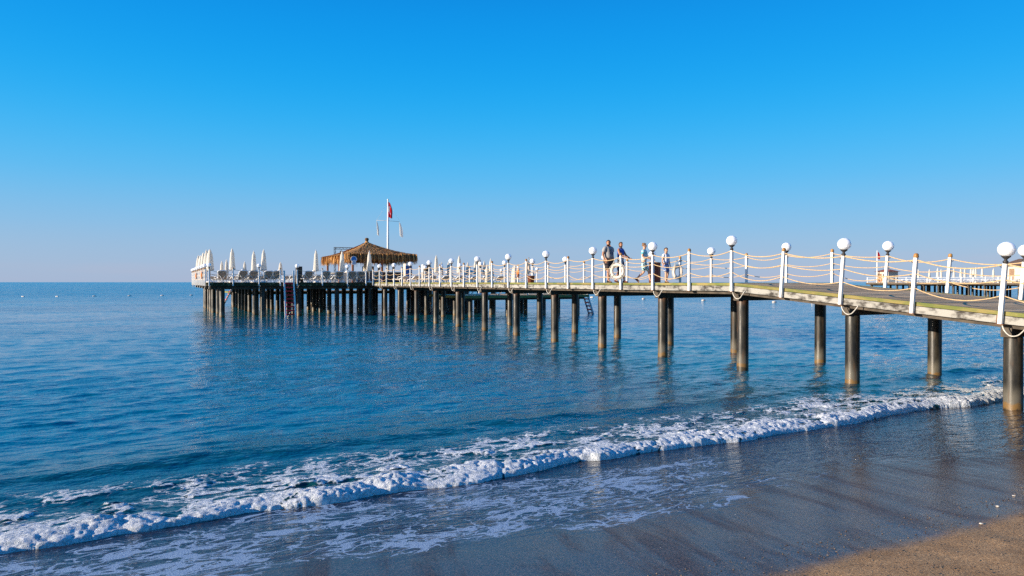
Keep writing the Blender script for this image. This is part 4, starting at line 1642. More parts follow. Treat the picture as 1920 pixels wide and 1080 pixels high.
for i in range(160):
    a = tr.random() * 6.28
    blade(Vector((0.12 * math.cos(a), 0.12 * math.sin(a), AZ + 0.05 + tr.random() * 0.2)), Vector((math.cos(a) * 0.5, math.sin(a) * 0.5, -0.85)).normalized(), 0.03, 0.4, Vector((0, 0, 0)))
me = bpy.data.meshes.new('thatch')
me.from_pydata([tuple(p) for p in tv], [], tf)
a = me.attributes.new('tone', 'FLOAT', 'POINT')
a.data.foreach_set('value', np.array(tone, np.float32))
tag(link_mesh('thatch', me, M['thatch'], bar), kind='stuff')
MB().lathe([(0.22, AZ - 0.1), (0.17, AZ + 0.10), (0.15, AZ + 0.22), (0.21, AZ + 0.30), (0.23, AZ + 0.42), (0.17, AZ + 0.52), (0.05, AZ + 0.56)], 12).build('roof_finial', M['thatch_core'], bar)
for (x, y) in ((-hx + 0.6, -hy + 0.6), (hx - 0.6, -hy + 0.6), (-hx + 0.6, 0), (hx - 0.6, 0), (-hx + 0.6, hy - 0.6), (hx - 0.6, hy - 0.6), (0, -hy + 0.6)):
    MB().box((x, y, EZ / 2), (0.2, 0.2, EZ), bev=0.02).build('roof_post', M['wood_red'], bar)
m = MB()
for (x0, y0, x1, y1) in ((-hx + 1, -hy + 1.4, hx - 1.1, -hy + 1.4), (hx - 1.1, -hy + 1.4, hx - 1.1, hy - 1.4), (-hx + 1, hy - 1.4, hx - 1.1, hy - 1.4), (-hx + 1, -hy + 1.4, -hx + 1, hy - 1.4)):
    m.beam((x0, y0, 0.52), (x1, y1, 0.52), 0.4, 1.04)
m.build('counter', M['counter'], bar)
m = MB()
for (x0, y0, x1, y1) in ((-hx + 0.8, -hy + 1.3, hx - 0.9, -hy + 1.3), (-hx + 0.8, hy - 1.3, hx - 0.9, hy - 1.3), (-hx + 0.95, -hy + 1.6, -hx + 0.95, hy - 1.6), (hx - 1.05, -hy + 1.6, hx - 1.05, hy - 1.6)):
    m.beam((x0, y0, 1.065), (x1, y1, 1.065), 0.6, 0.05)
m.build('counter_top', M['cream_wall'], bar)
# back-bar shelves
m = MB()
m.box((0.3, 0.6, 0.9), (1.2, 0.5, 1.8))
m.build('back_shelf', M['black'], bar)

# sign on the eave (a thing that hangs from the roof)
sl, st_ = (664 - 300) * 69.2 / (1635.6 - 0.508 * 364), 69.2
sg = thing('bar_sign', 'white shield sign with a blue fan emblem hanging on the thatch eave', 'sign', P(sl, st_, DECK + 2.1), ANG)
vs = []
outl = [(-0.30, -0.30), (-0.22, -0.38), (0.22, -0.38), (0.30, -0.30), (0.28, 0.02), (0.42, 0.12), (0.44, 0.34), (0.30, 0.55), (0.0, 0.64), (-0.30, 0.55), (-0.44, 0.34), (-0.42, 0.12), (-0.28, 0.02)]
n = len(outl)
vs = [(x, -0.02, z) for x, z in outl] + [(x, 0.02, z) for x, z in outl]
fs = [tuple(range(n)), tuple(range(2 * n - 1, n - 1, -1))] + [(i, i + n, (i + 1) % n + n, (i + 1) % n) for i in range(n)]
sg.scale = (0.72, 1, 0.86)
MB().add(vs, fs).build('board', M['white'], sg)
m = MB()
for i in range(9):
    a = R(-12 + i * 25.5)
    c, s_ = math.cos(a), math.sin(a)
    m.add([(0.03 * -s_, -0.03, 0.22 + 0.03 * c), (0.33 * c - 0.085 * -s_, -0.03, 0.22 + 0.33 * s_ - 0.085 * c), (0.37 * c, -0.03, 0.22 + 0.37 * s_),
           (0.33 * c + 0.085 * -s_, -0.03, 0.22 + 0.33 * s_ + 0.085 * c)], [(0, 1, 2, 3)])
m.box((0, -0.032, 0.10), (0.06, 0.01, 0.28))
m.build('fan_emblem', M['sign_blue'], sg)
m = MB()
m.box((-0.12, -0.032, -0.16), (0.05, 0.01, 0.26)).box((-0.03, -0.032, -0.05), (0.13, 0.01, 0.05)).box((-0.03, -0.032, -0.27), (0.13, 0.01, 0.05))
m.box((0.12, -0.032, -0.16), (0.05, 0.01, 0.26)).box((0.18, -0.032, -0.05), (0.08, 0.01, 0.04)).box((0.18, -0.032, -0.16), (0.08, 0.01, 0.04)).box((0.18, -0.032, -0.27), (0.08, 0.01, 0.04))
m.build('lettering', M['sign_blue'], sg)


def LTx(x, t):
    return (x - 300) * t / (1635.6 - 0.508 * (x - 300))


# stage truss with spotlights behind the roof
tt = 84.0 - 0.6
La, Lb_ = LTx(628, tt), LTx(728, tt)
tru = thing('lighting_truss', 'black lighting gantry with spotlights rising behind the thatch roof', 'lighting truss', P(La, tt, DECK), ANG)
wt = Lb_ - La
zt = (529 - 463.5) * (SA * La + CA * tt) / 1300
m = MB()
for x in (0, wt):
    m.tube([(x - 0.06, 0, 0), (x - 0.06, 0, zt)], 0.03, 6)
    m.tube([(x + 0.12, 0, 0), (x + 0.12, 0, zt)], 0.03, 6)
    for q in range(10):
        m.tube([(x - 0.06, 0, zt * q / 10), (x + 0.12, 0, zt * (q + 1) / 10)], 0.018, 5)
m.build('upright', M['black'], tru)
m = MB()
m.tube([(-0.1, 0, zt), (wt + 0.1, 0, zt)], 0.04, 6)
m.tube([(-0.1, 0, zt - 0.2), (wt + 0.1, 0, zt - 0.2)], 0.03, 6)
for q in range(16):
    m.tube([(wt * q / 16, 0, zt - (0.2 if q % 2 else 0)), (wt * (q + 1) / 16, 0, zt - (0 if q % 2 else 0.2))], 0.018, 5)
m.build('crossbar', M['black'], tru)
for x in (0.12 * wt, 0.36 * wt, 0.86 * wt):
    m = MB()
    m.tube([(x, 0, zt - 0.2), (x, -0.02, zt - 0.42)], 0.03, 6)
    m.lathe([(0.10, -0.25), (0.16, -0.1), (0.17, 0.1), (0.20, 0.18)], 12, (x, -0.05, zt - 0.58))
    m.build('spotlight', M['black'], tru)

# flagpole with yard and three flags
ft = 82.9
fl = LTx(728, ft)
fd = SA * fl + CA * ft
fp = thing('flagpole', 'tall white flagpole with a cross yard behind the thatched bar', 'flagpole', P(fl, ft, DECK), 0.0)
ph = (529 - 375) * fd / 1300
MB().tube([(0, 0, 0), (0, 0, ph * 0.6), (0, 0, ph)], [0.16, 0.12, 0.07], 10).build('pole', M['white'], fp)
yz = (529 - 413.5) * fd / 1300
MB().tube([(-1.42, 0, yz + 0.06), (0, 0, yz), (1.42, 0, yz - 0.12)], 0.02, 6).build('yard', M['grey_box'], fp)
MB().ball((0, 0, ph + 0.06), 0.1, 10, 8).build('truck', M['white'], fp)


def limp_flag(x0, ztop, h, w, drift, seed):
    """cloth hanging in folds from a point"""
    q = random.Random(seed)
    nx, nz = 14, 18
    vs, fs = [], []
    for j in range(nz + 1):
        s = j / nz
        for i in range(nx + 1):
            uu = i / nx
            ww = w * (0.25 + 0.75 * math.sin(min(1, s * 1.15 + 0.1) * math.pi * 0.62))
            x = x0 + uu * ww + drift * s
            y = 0.11 * math.sin(uu * 13 + s * 2 + seed) * (0.4 + 0.6 * s)
            z = ztop - h * s - 0.10 * uu * h + 0.03 * math.sin(uu * 9)
            vs.append((x, y, z))
    for j in range(nz):
        for i in range(nx):
            a_ = j * (nx + 1) + i
            fs.append((a_, a_ + 1, a_ + nx + 2, a_ + nx + 1))
    return vs, fs


def flag_red_mat():
    m, nt, b = new_mat('red_crescent_flag')
    at = nt.nodes.new('ShaderNodeAttribute')
    at.attribute_name = 'emblem'
    c = mix_rgb(nt, at.outputs['Fac'], (0.72, 0.015, 0.03), (0.85, 0.85, 0.85))
    nt.links.new(c, b.inputs['Base Color'])
    b.inputs['Roughness'].default_value = 0.8
    return m


vs, fs = limp_flag(0.04, ph - 0.15, 1.95, 0.50, 0.02, 1)
me = MB().add(vs, fs, True).mesh('flag')
em = np.zeros(len(vs), np.float32)
for i, (x, y, z) in enumerate(vs):
    uu, s = (i % 15) / 14, (i // 15) / 18
    r1 = math.hypot((uu - 0.45) / 0.42, (s - 0.5) / 0.24)
    r2 = math.hypot((uu - 0.62) / 0.36, (s - 0.5) / 0.19)
    em[i] = 1.0 if (r1 < 1 and r2 > 1) else 0.0
me.attributes.new('emblem', 'FLOAT', 'POINT').data.foreach_set('value', em)
f = link_mesh('flag', me, flag_red_mat(), None, P(fl, ft, DECK))
tag(f, 'limp red flag with a white crescent at the top of the flagpole', 'flag')
vs, fs = limp_flag(-1.42, yz + 0.02, 1.75, 0.26, 0.10, 2)
f = MB().add(vs, fs, True).build('flag', M['flag_white'], None, P(fl, ft, DECK))
tag(f, 'narrow white flag hanging from the left end of the yard', 'flag')
vs, fs = limp_flag(1.36, yz - 0.16, 1.75, 0.42, 0.12, 4)
f = MB().add(vs, fs, True).build('flag', M['flag_white'], None, P(fl, ft, DECK))
tag(f, 'white flag hanging limp from the right end of the yard', 'flag')
m = MB()
for sx in (-1, 1):
    m.tube([(sx * 1.42, 0, yz), (0, 0, ph * 0.98)], 0.008, 4)
m.build('stay', M['cable'], fp)

# upright fridge, cabinet and black speaker
t_ = 67.5
L_ = LTx(765, t_)
fr_ = thing('drinks_fridge', 'tall blue drinks fridge with a white top panel beside the bar', 'fridge', P(L_, t_, DECK), ANG)
MB().box((0, 0, 0.95), (0.72, 0.65, 1.9), bev=0.02).build('cabinet', M['cream_wall'], fr_)
MB().box((0, -0.345, 0.90), (0.64, 0.03, 1.5), bev=0.0).build('door', M['blue'], fr_)
MB().box((0, -0.345, 1.78), (0.68, 0.04, 0.2)).build('header_panel', M['white'], fr_)
MB().box((0.27, -0.38, 0.95), (0.03, 0.03, 0.5)).build('handle', M['black'], fr_)
t_ = 66.0
L_ = LTx(799, t_)
cb = thing('service_cabinet', 'grey service cabinet with a brown upper panel right of the blue fridge', 'cabinet', P(L_, t_, DECK), ANG)
MB().box((0, 0, 0.55), (0.75, 0.6, 1.1)).build('body', M['grey_box'], cb)
MB().box((0, 0.1, 1.42), (0.7, 0.05, 0.6)).build('back_panel', M['brown_panel'], cb)
for s in (-1, 1):
    MB().box((s * 0.365, 0, 1.42), (0.04, 0.55, 0.64)).build('side_panel', M['white'], cb)
MB().box((0, 0, 1.755), (0.78, 0.6, 0.04)).build('top', M['white'], cb)
t_ = 60.5
L_ = LTx(561, t_)
sp = thing('loudspeaker', 'tall black loudspeaker standing beside the second front lamp of the platform', 'loudspeaker', P(L_, t_, DECK), ANG + 0.3)
MB().box((0, 0, 0.30), (0.55, 0.5, 0.6), bev=0.02).box((0, 0, 0.98), (0.42, 0.42, 0.75), bev=0.02).build('cabinet', M['black'], sp)
for z in (0.30, 0.85):
    MB().torus((0, -0.26 if z < 0.5 else -0.215, z), 0.14, 0.02, 18, 6, 'y').build('cone_ring', M['shorts_dark'], sp)
MB().box((0, -0.22, 1.20), (0.3, 0.02, 0.14)).build('horn', M['shorts_dark'], sp)
t_ = 76
L_ = LTx(670, t_)
tv_ = thing('counter_screen', 'small black till screen on the bar counter', 'screen', P(L_, 71.2, DECK + 1.09), ANG)
MB().box((0, 0, 0.25), (0.48, 0.04, 0.36)).build('panel', M['black'], tv_)
MB().box((0, 0.03, 0.04), (0.08, 0.06, 0.08)).box((0, 0.03, 0.01), (0.25, 0.2, 0.02)).build('stand', M['black'], tv_)


# ------------------------------------------------------------------ life rings, bin, buoys
RING_BAND = MB().tube([(0, 0, -0.03), (0, 0, 0.03)], 0.076, 14).mesh('band')


def life_ring(label, loc, rz, body, tilt=0.0, group=None):
    r = thing('life_ring', label, 'life ring', loc, rz, group)
    MB().torus((0, 0, 0), 0.25, 0.062, 30, 12, 'y').build('ring', body, r)
    for k in range(4):
        a = math.pi / 4 + k * math.pi / 2
        q = link_mesh('band', RING_BAND, M['cable'], r)
        q.location = (0.255 * math.cos(a), 0, 0.255 * math.sin(a))
        q.rotation_euler = (0, -a, 0)
    m = MB()
    pts = [(-0.2, -0.02, 0.24), (-0.09, -0.05, 0.44), (0.0, -0.05, 0.52), (0.09, -0.05, 0.44), (0.2, -0.02, 0.24)]
    m.tube(spline(pts, 4), 0.012, 6)
    for k in range(4):
        a0 = math.pi / 4 + k * math.pi / 2
        m.tube([(0.335 * math.cos(a0 + s * math.pi / 10) * (1 + 0.04 * math.sin(s / 5 * math.pi)), -0.03, 0.335 * math.sin(a0 + s * math.pi / 10) * (1 + 0.04 * math.sin(s / 5 * math.pi))) for s in range(6)], 0.01, 5)
    m.build('grab_line', M['cable'], r)
    r.rotation_euler.x = tilt
    return r


t7 = T0 + 7 * STEP
life_ring('cream life ring hanging on the near rail beside the woman', P(NL - 0.16, t7, DECK + 0.46), -0.62, M['ring_white'])
life_ring('cream life ring hanging on the far rail, right of the boy in blue', P(FL - 0.14, T0 + 8 * STEP - 3 * STEP * 0 - 1.946 * 0 + 0.0, DECK + 0.48), -1.1, M['ring_white'])
life_ring('pale life ring seen edge on at the near rail above a red bucket', P(NL + 0.08, T0 + 11 * STEP, DECK + 0.72), ANG - 0.05 + 0.9, M['ring_white'])
life_ring('bright orange life ring on the far rail behind the edge on ring', P(FL - 0.15, (33530 / (975 - 300)) - 10.41, DECK + 0.62), ANG + 1.2, M['orange'])
for i, t in enumerate((61.5, 71.0)):
    life_ring('orange life ring on the left side rail of the platform, %s' % ('nearer one' if i == 0 else 'farther one'), P(PL0 - 0.18, t, DECK + 0.6), ANG + math.pi / 2, M['orange'])
tb = T0 + 11 * STEP + 0.25
b_ = thing('rope_bucket', 'dark red brown bucket under the edge on life ring at the near rail', 'bucket', P(NL + 0.4, tb, DECK), ANG)
MB().lathe([(0.15, 0.0), (0.19, 0.34), (0.2, 0.35), (0.175, 0.34), (0.14, 0.03)], 16).build('pail', M['bin_slat'], b_)
MB().torus((0, 0, 0.34), 0.19, 0.012, 14, 5, 'y', (0.1, math.pi - 0.1)).build('handle', M['black'], b_)

LBIN, TBIN = 17.3, 28295 / (1228 - 300) - 8.79
bn = thing('litter_bin', 'round brown slatted litter bin on the walkway between the two boys', 'litter bin', P(LBIN, TBIN, DECK), ANG)
MB().lathe([(0.19, 0.02), (0.19, 0.74)], 18).build('liner', M['black'], bn)
for k in range(20):
    a = 2 * math.pi * k / 20
    o = MB().box((0.212, 0, 0.40), (0.025, 0.058, 0.76)).build('slat', M['bin_slat'], bn)
    o.rotation_euler = (0, 0, a)
MB().lathe([(0.225, 0.76), (0.24, 0.77), (0.24, 0.80), (0.15, 0.81), (0.13, 0.78)], 20).build('rim', M['brown_panel'], bn)


def make_buoy(label):
    r = thing('buoy', label, 'buoy', (0, 0, 0), 0, 'buoys marking the swimming area')
    MB().lathe([(0.02, -0.42), (0.14, -0.36), (0.18, -0.2), (0.18, 0.2), (0.14, 0.36), (0.02, 0.42)], 12).build('float', M['buoy'], r, rot=(0, math.pi / 2, 0), loc=(0, 0, 0.05))
    MB().torus((0, 0, 0), 0.185, 0.02, 14, 5, 'z').build('band', M['rope'], r, rot=(0, math.pi / 2, 0), loc=(0, 0, 0.05))
    return r


by = remember(make_buoy('x'))
bl_ = [(43, 556.5), (107, 556.3), (177, 555.5), (243, 555), (304, 554.5), (359, 554), (1110, 558), (1207, 561), (1319, 564), (1452, 567),
       (1203, 551.2), (1214, 551.4), (1270, 551.6), (1301, 551.7), (1334, 552), (1362, 552.2), (1408, 553), (1525, 569)]
for i, (x, y) in enumerate(bl_):
    d = CAM_Z * 1300 / (y - 529)
    X = (x - 960) / 1300 * d
    if i < 6:
        lab = 'white float of the buoy line left of the platform, %s from the left' % ORD[i]
    elif i in (6, 7, 8, 9, 17):
        lab = 'larger looking white float seen under the walkway, %s from the left' % ORD[{6: 0, 7: 1, 8: 2, 9: 3, 17: 4}[i]]
    else:
        lab = 'tiny far float just under the walkway deck, %s from the left' % ORD[i - 10]
    if i == 0:
        by['label'] = lab
        o = by
        o.location = (X, d, 0)
        o.rotation_euler.z = rr.uniform(-0.4, 0.4)
    else:
        o = dup(by, (X, d, 0), rr.uniform(-0.5, 0.5), lab)
    o.scale = (0.72, 0.9, 0.9) if i in (6, 7, 8, 9, 17) else (0.8, 0.75, 0.75)

# ------------------------------------------------------------------ second pier, far right
FP = thing('far_pier', 'distant pier platform with white railings on the right behind the walkway', 'pier platform', P(128, 62, DECK - 0.05), ANG)
fw, flen = 20.0, 31.0
dz = -0.05
m = MB()
for i in range(60):
    m.box((fw / 2, flen * (i + 0.5) / 60, -0.06), (fw, flen / 60 - 0.03, 0.1))
tag(m.build('planks', M['plank'], FP), kind='stuff')
m = MB()
m.beam((-0.05, -0.1, -0.25), (-0.05, flen, -0.25), 0.14, 0.3)
m.beam((0.1, flen + 0.05, -0.25), (fw, flen + 0.05, -0.25), 0.14, 0.3)
m.build('edge_board', M['beam'], FP)
key = pile_mesh(DECK + 1.0 - 0.4, 0.2)
for i in range(12):
    MB().beam((0.2, 0.5 + i * 2.7, -0.5), (fw - 0.2, 0.5 + i * 2.7, -0.5), 0.25, 0.25).build('cap_beam', M['beam'], FP)
    for x in (0.6, 6.5, 12.6, 18.8):
        o = link_mesh('pile', key, M['pile'], FP)
        o.location = (x, 0.5 + i * 2.7, -DECK - 1.0 + 0.05)
m = MB()
for i in range(16):
    m.box((0, i * 2.05, 0.5), (0.1, 0.1, 1.1))
for hz in (0.95, 0.6, 0.3):
    m.beam((0, 0, hz), (0, flen, hz), 0.04, 0.04)
m.build('railing', M['white'], FP)


def far_spot(x, back=0.6):
    L = 128 + back
    return L, 1635.6 * L / (x - 300) - 0.508 * L


fx = [1714, 1722, 1743, 1758.5, 1765, 1789, 1802, 1809.5, 1821, 1825.5, 1830, 1842, 1863, 1887, 1903]
for i, x in enumerate(fx):
    L, t = far_spot(x, 1.0 + (i * 7 % 5) * 1.7)
    parasol(L, t, DECK - 0.05, 0.95 + 0.08 * ((i * 5 % 4) / 4), 'tiny closed parasol on the distant right pier, %s from the left' % ORD[i], 'closed parasols on the distant pier')
for i in range(26):
    L, t = far_spot(1690 + i * 8.8, 1.6 + (i % 3))
    dup(flat0, P(L, t, DECK - 0.05), ANG + math.pi / 2 + rr.uniform(-0.3, 0.3), 'tiny white lounger on the distant right pier, %s from the left' % ORD[i], 'sun loungers on the distant pier')


def hut(x, back, w, dpt, h, wall, roof, label, over=0.5, rise=0.8):
    L, t = far_spot(x, back)
    r = thing('beach_hut', label, 'hut', P(L, t, DECK - 0.05), ANG)
    MB().box((0, 0, h / 2), (dpt, w, h)).build('wall', wall, r)
    MB().box((-dpt / 2 - 0.01, w * 0.22, h * 0.42), (0.06, 0.8, h * 0.8)).build('door', M['brown_panel'], r)
    MB().box((-dpt / 2 - 0.01, -w * 0.22, h * 0.62), (0.06, 0.9, 0.7)).build('window', M['counter'], r)
    a, b = dpt / 2 + over, w / 2 + over
    m = MB()
    m.add([(-a, -b, h), (a, -b, h), (a, b, h), (-a, b, h), (0, -b * 0.3, h + rise), (0, b * 0.3, h + rise)],
          [(0, 1, 4), (1, 2, 5, 4), (2, 3, 5), (3, 0, 4, 5), (3, 2, 1, 0)])
    m.build('roof', roof, r)
    return r


hut(1664, 4.0, 2.6, 3.0, 2.2, M['cream_wall'], M['roof_tile'], 'small cream hut with a terracotta roof at the seaward end of the distant pier', 0.4, 0.5)
hut(1921, 4.0, 4.2, 4.0, 2.9, M['cream_wall'], M['brown_roof'], 'beige hut with a brown pitched roof cut by the right edge of the picture', 0.7, 1.2)
L, t = far_spot(1645, 2.0)
d_ = SA * L + CA * t
f2 = thing('flagpole', 'thin white flagpole on the distant pier', 'flagpole', P(L, t, DECK - 0.05), 0)
hp = (529 - 469) * d_ / 1300
MB().tube([(0, 0, 0), (0, 0, hp)], [0.13, 0.08], 8).build('pole', M['white'], f2)
vs, fs = limp_flag(0.05, hp - 0.2, 1.5, 0.55, 0.05, 5)
f = MB().add(vs, fs, True).build('flag', M['flag_red'], None, P(L, t, DECK - 0.05))
tag(f, 'tiny limp red flag on the distant pier\'s flagpole', 'flag')
f = life_ring('tiny orange life ring on the distant pier rail by the cream hut', P(*far_spot(1650, -0.3), DECK + 0.5), ANG + math.pi / 2, M['orange'])
f.scale = (1.6, 1.6, 1.6)


# ------------------------------------------------------------------ people
def skinned(verts, edges, radii, sub=2, root=0):
    me = bpy.data.meshes.new('tmp')
    me.from_pydata([tuple(v) for v in verts], edges, [])
    o = bpy.data.objects.new('tmp', me)
    col.objects.link(o)
    sk = o.modifiers.new('s', 'SKIN')
    sk.use_smooth_shade = True
    if not me.skin_vertices:
        me.attributes.new
    for i, v in enumerate(me.skin_vertices[0].data if me.skin_vertices else []):
        r = radii[i]
        v.radius = r if isinstance(r, (tuple, list)) else (r, r)
        v.use_root = (i == root)
    ss_ = o.modifiers.new('u', 'SUBSURF')
    ss_.levels = ss_.render_levels = sub
    dg = bpy.context.evaluated_depsgraph_get()
    out = bpy.data.meshes.new_from_object(o.evaluated_get(dg))
    bpy.data.objects.remove(o)
    for p in out.polygons:
        p.use_smooth = True
    return out


def join_mesh(name, me, mb):
    vs = [tuple(v.co) for v in me.vertices]
    fs = [tuple(p.vertices) for p in me.polygons]
    m = MB().add(vs, fs, True)
    m.add(mb.v, mb.f, True)
    return m.mesh(name)


def person(label, loc, heading, H, pose, mats, build=1.0, hair='short', belly=0.0):
    """joints in metres for a 1.8 m figure facing +y, scaled to H; the pose moves knees, feet, elbows, hands"""
    k = H / 1.8
    child = pose.get('child', 0)
    hs_ = 1.0 + 0.16 * child      # children have larger heads
    r = thing('person', label, 'person', loc, math.atan2(heading[1], heading[0]) - math.pi / 2, 'family walking on the pier')
    V, E, RR = [], [], []

    def jt(x, y, z, rad, par=None):
        V.append(Vector((x, y, z)) * k)
        RR.append(tuple(a * k for a in rad) if isinstance(rad, tuple) else rad * k)
        if par is not None:
            E.append((par, len(V) - 1))
        return len(V) - 1
    b = build
    look = pose.get('look', 0.0)
    pel = jt(0, 0, 0.95, (0.145 * b, 0.12 * b))
    wai = jt(0, 0.02 * belly, 1.12, (0.135 * b, 0.11 * b + 0.03 * belly), pel)
    che = jt(0, 0.01, 1.33, (0.155 * b, 0.115 * b), wai)
    nb = jt(0, 0.0, 1.475, (0.075, 0.07), che)
    nk = jt(0, 0.01, 1.53, 0.055, nb)
    hz = 1.60
    hx_, hy_ = math.sin(look) * 0.02, math.cos(look) * 0.02
    h1 = jt(hx_, 0.01 + hy_, hz - 0.005, 0.066 * hs_, nk)
    h2 = jt(hx_ * 0.8, 0.01 + hy_ * 0.6, hz + 0.075 * hs_, (0.080 * hs_, 0.092 * hs_), h1)
    h3 = jt(0, 0.0, hz + 0.145 * hs_, (0.066 * hs_, 0.075 * hs_), h2)
    hands = []
    for s, key in ((-1, 'l'), (1, 'r')):
        sh = jt(s * 0.175 * b, 0, 1.43, 0.058 * b, nb)
        ex, ey, ez = pose.get('elbow_' + key, (s * 0.25 * b, -0.03, 1.15))
        wx_, wy_, wz_ = pose.get('wrist_' + key, (s * 0.26 * b, 0.04, 0.90))
        el = jt(ex, ey, ez, 0.042 * (b * 0.5 + 0.5), sh)
        wr_ = jt(wx_, wy_, wz_, 0.027, el)
        d = (Vector((wx_, wy_, wz_)) - Vector((ex, ey, ez))).normalized()
        hd = jt(*(Vector((wx_, wy_, wz_)) + d * 0.06), (0.034, 0.02), wr_)
        hands.append((Vector((wx_, wy_, wz_)) + d * 0.06, d, s))
    feet = []
    for s, key in ((-1, 'l'), (1, 'r')):
        hp_ = jt(s * 0.095, 0, 0.88, 0.092 * b, pel)
        kx, ky, kz = pose.get('knee_' + key, (s * 0.1, 0.03, 0.5))
        ax, ay, az = pose.get('ankle_' + key, (s * 0.1, 0, 0.09))
        kn = jt(kx, ky, kz, 0.060 * (b * 0.5 + 0.5), hp_)
        cf = jt(kx * 0.6 + ax * 0.4, ky * 0.6 + ay * 0.4 - 0.015, kz * 0.6 + az * 0.4, 0.056 * (b * 0.5 + 0.5), kn)
        an = jt(ax, ay, az, 0.036, cf)
        pitch = pose.get('pitch_' + key, 0.0)
        toe = jt(ax + s * 0.015, ay + 0.15 * math.cos(pitch), az - 0.055 + 0.15 * math.sin(pitch), 0.032, an)
        feet.append((Vector((ax, ay, az)), Vector(V[toe]) / k, s, pitch))
    me = skinned(V, E, RR)
    ex = MB()
    # nose, ears, brow, eyes as slight forms on the head
    hc = Vector((hx_ * 0.8, 0.01 + hy_ * 0.6, hz + 0.06 * hs_)) * k
    rot = Matrix.Translation(hc) @ Matrix.Rotation(-look, 4, 'Z')
    q = k * hs_
    ex.ball((0, 0.088 * q, -0.010 * q), (0.013 * q, 0.02 * q, 0.022 * q), 8, 6, rot)
    for s in (-1, 1):
        ex.ball((s * 0.078 * q, -0.005 * q, 0.0), (0.012 * q, 0.02 * q, 0.03 * q), 8, 6, rot)
    ex.ball((0, 0.078 * q, -0.048 * q), (0.024 * q, 0.010 * q, 0.008 * q), 8, 6, rot)
    # five fingers each
    for (hp_, d, s) in hands:
        side = Vector((0, 1, 0))
        side = (side - d * side.dot(d)).normalized()
        nrm = d.cross(side)
        for f_ in range(4):
            base = hp_ + side * (0.024 - 0.016 * f_) + d * 0.015
            ln = (0.07, 0.08, 0.075, 0.06)[f_]
            pts = [base, base + d * ln * 0.5 + nrm * s * -0.006, base + d * ln * 0.85 + nrm * s * -0.026]
            ex.tube([p * k for p in pts], [0.009 * k, 0.0085 * k, 0.006 * k], 6)
        base = hp_ + side * 0.02 - d * 0.02
        ex.tube([p * k for p in (base, base + side * 0.03 + d * 0.025, base + side * 0.035 + d * 0.055)], [0.011 * k, 0.0095 * k, 0.007 * k], 6)
    body = join_mesh('body', me, ex)
    link_mesh('body', body, mats['skin'], r)
    # eyes
    m = MB()
    for s in (-1, 1):
        m.ball((s * 0.03 * q, 0.079 * q, 0.018 * q), 0.009 * q, 8, 6, rot)
    m.build('eyes', M['hair_dark'], r)

    def shell(name, vs, es, rs, mat, root=0):
        me_ = skinned([v * k for v in vs], es, [tuple(a * k for a in x) if isinstance(x, tuple) else x * k for x in rs], 2, root)
        me_.name = name
        return link_mesh(name, me_, mat, r)
    vk = [v / k for v in V]
    # shirt: trunk and short sleeves
    g = 0.018
    hem = vk[pel] + Vector((0, 0.01, 0.0))
    sv = [hem, vk[wai], vk[che], vk[nb] + Vector((0, 0, -0.03))]
    se = [(0, 1), (1, 2), (2, 3)]
    sr = [(0.165 * b + g, 0.135 * b + g), (0.15 * b + g, 0.125 * b + g + 0.035 * belly), (0.168 * b + g, 0.125 * b + g), (0.11, 0.085)]
    i0 = 8
    for si, s in enumerate((-1, 1)):
        shp = vk[i0 + si * 4]
        elp = vk[i0 + si * 4 + 1]
        n0 = len(sv)
        sv += [shp + Vector((0, 0, 0.0)), shp.lerp(elp, 0.62)]
        se += [(3, n0), (n0, n0 + 1)]
        sr += [0.073 * b, 0.064 * b + 0.008]
    if not mats.get('sleeveless'):
        shell('shirt', sv, se, sr, mats['top'])
    else:
        shell('shirt', [sv[i] for i in (0, 1, 2, 3, 4, 6)], [(0, 1), (1, 2), (2, 3), (3, 4), (3, 5)], [sr[0], sr[1], sr[2], sr[3], 0.072 * b, 0.072 * b], mats['top'])
    # shorts
    sv = [vk[pel] + Vector((0, 0, 0.07)), vk[pel] + Vector((0, 0, -0.02))]
    se = [(0, 1)]
    sr = [(0.152 * b, 0.13 * b + 0.02 * belly), (0.155 * b, 0.13 * b)]
    ll = pose.get('leg_len', 0.95)
    for si in (0, 1):
        hpv = vk[16 + si * 5]
        knv = vk[16 + si * 5 + 1]
        n0 = len(sv)
        sv += [hpv + Vector((0, 0, -0.06)), hpv.lerp(knv, ll)]
        se += [(1, n0), (n0, n0 + 1)]
        sr += [0.108 * b, 0.092 * b]
    shell('shorts', sv, se, sr, mats['bottom'])
    # shoes
    for (a_, t_, s, pitch) in feet:
        m = MB()
        rot_ = Matrix.Translation(a_ * k) @ Matrix.Rotation(pitch, 4, 'X')
        prof = [(-0.065, 0.030, 0.042), (-0.04, 0.042, 0.055), (0.02, 0.044, 0.05), (0.08, 0.050, 0.036), (0.14, 0.048, 0.026), (0.185, 0.03, 0.018)]
        vs, fs = [], []
        n_ = 10
        for (y, w_, h_) in prof:
            for c_ in range(n_):
                an_ = 2 * math.pi * c_ / n_
                z = -0.09 + h_ + h_ * math.sin(an_)
                vs.append((w_ * math.cos(an_) * k, y * k, max(z, -0.088) * k))
        for i in range(len(prof) - 1):
            for c_ in range(n_):
                c2 = (c_ + 1) % n_
                fs.append((i * n_ + c_, i * n_ + c2, (i + 1) * n_ + c2, (i + 1) * n_ + c_))
        fs += [tuple(range(n_ - 1, -1, -1)), tuple((len(prof) - 1) * n_ + c_ for c_ in range(n_))]
        m.add(vs, fs, True, rot_)
        m.build('shoe', mats['shoe'], r)
    # hair: cap over the skull, cut away from the face
    m = MB()
    vs, fs = [], []
    n_, mm = 20, 12
    rx, ry, rz_ = 0.094 * q, 0.108 * q, 0.112 * q
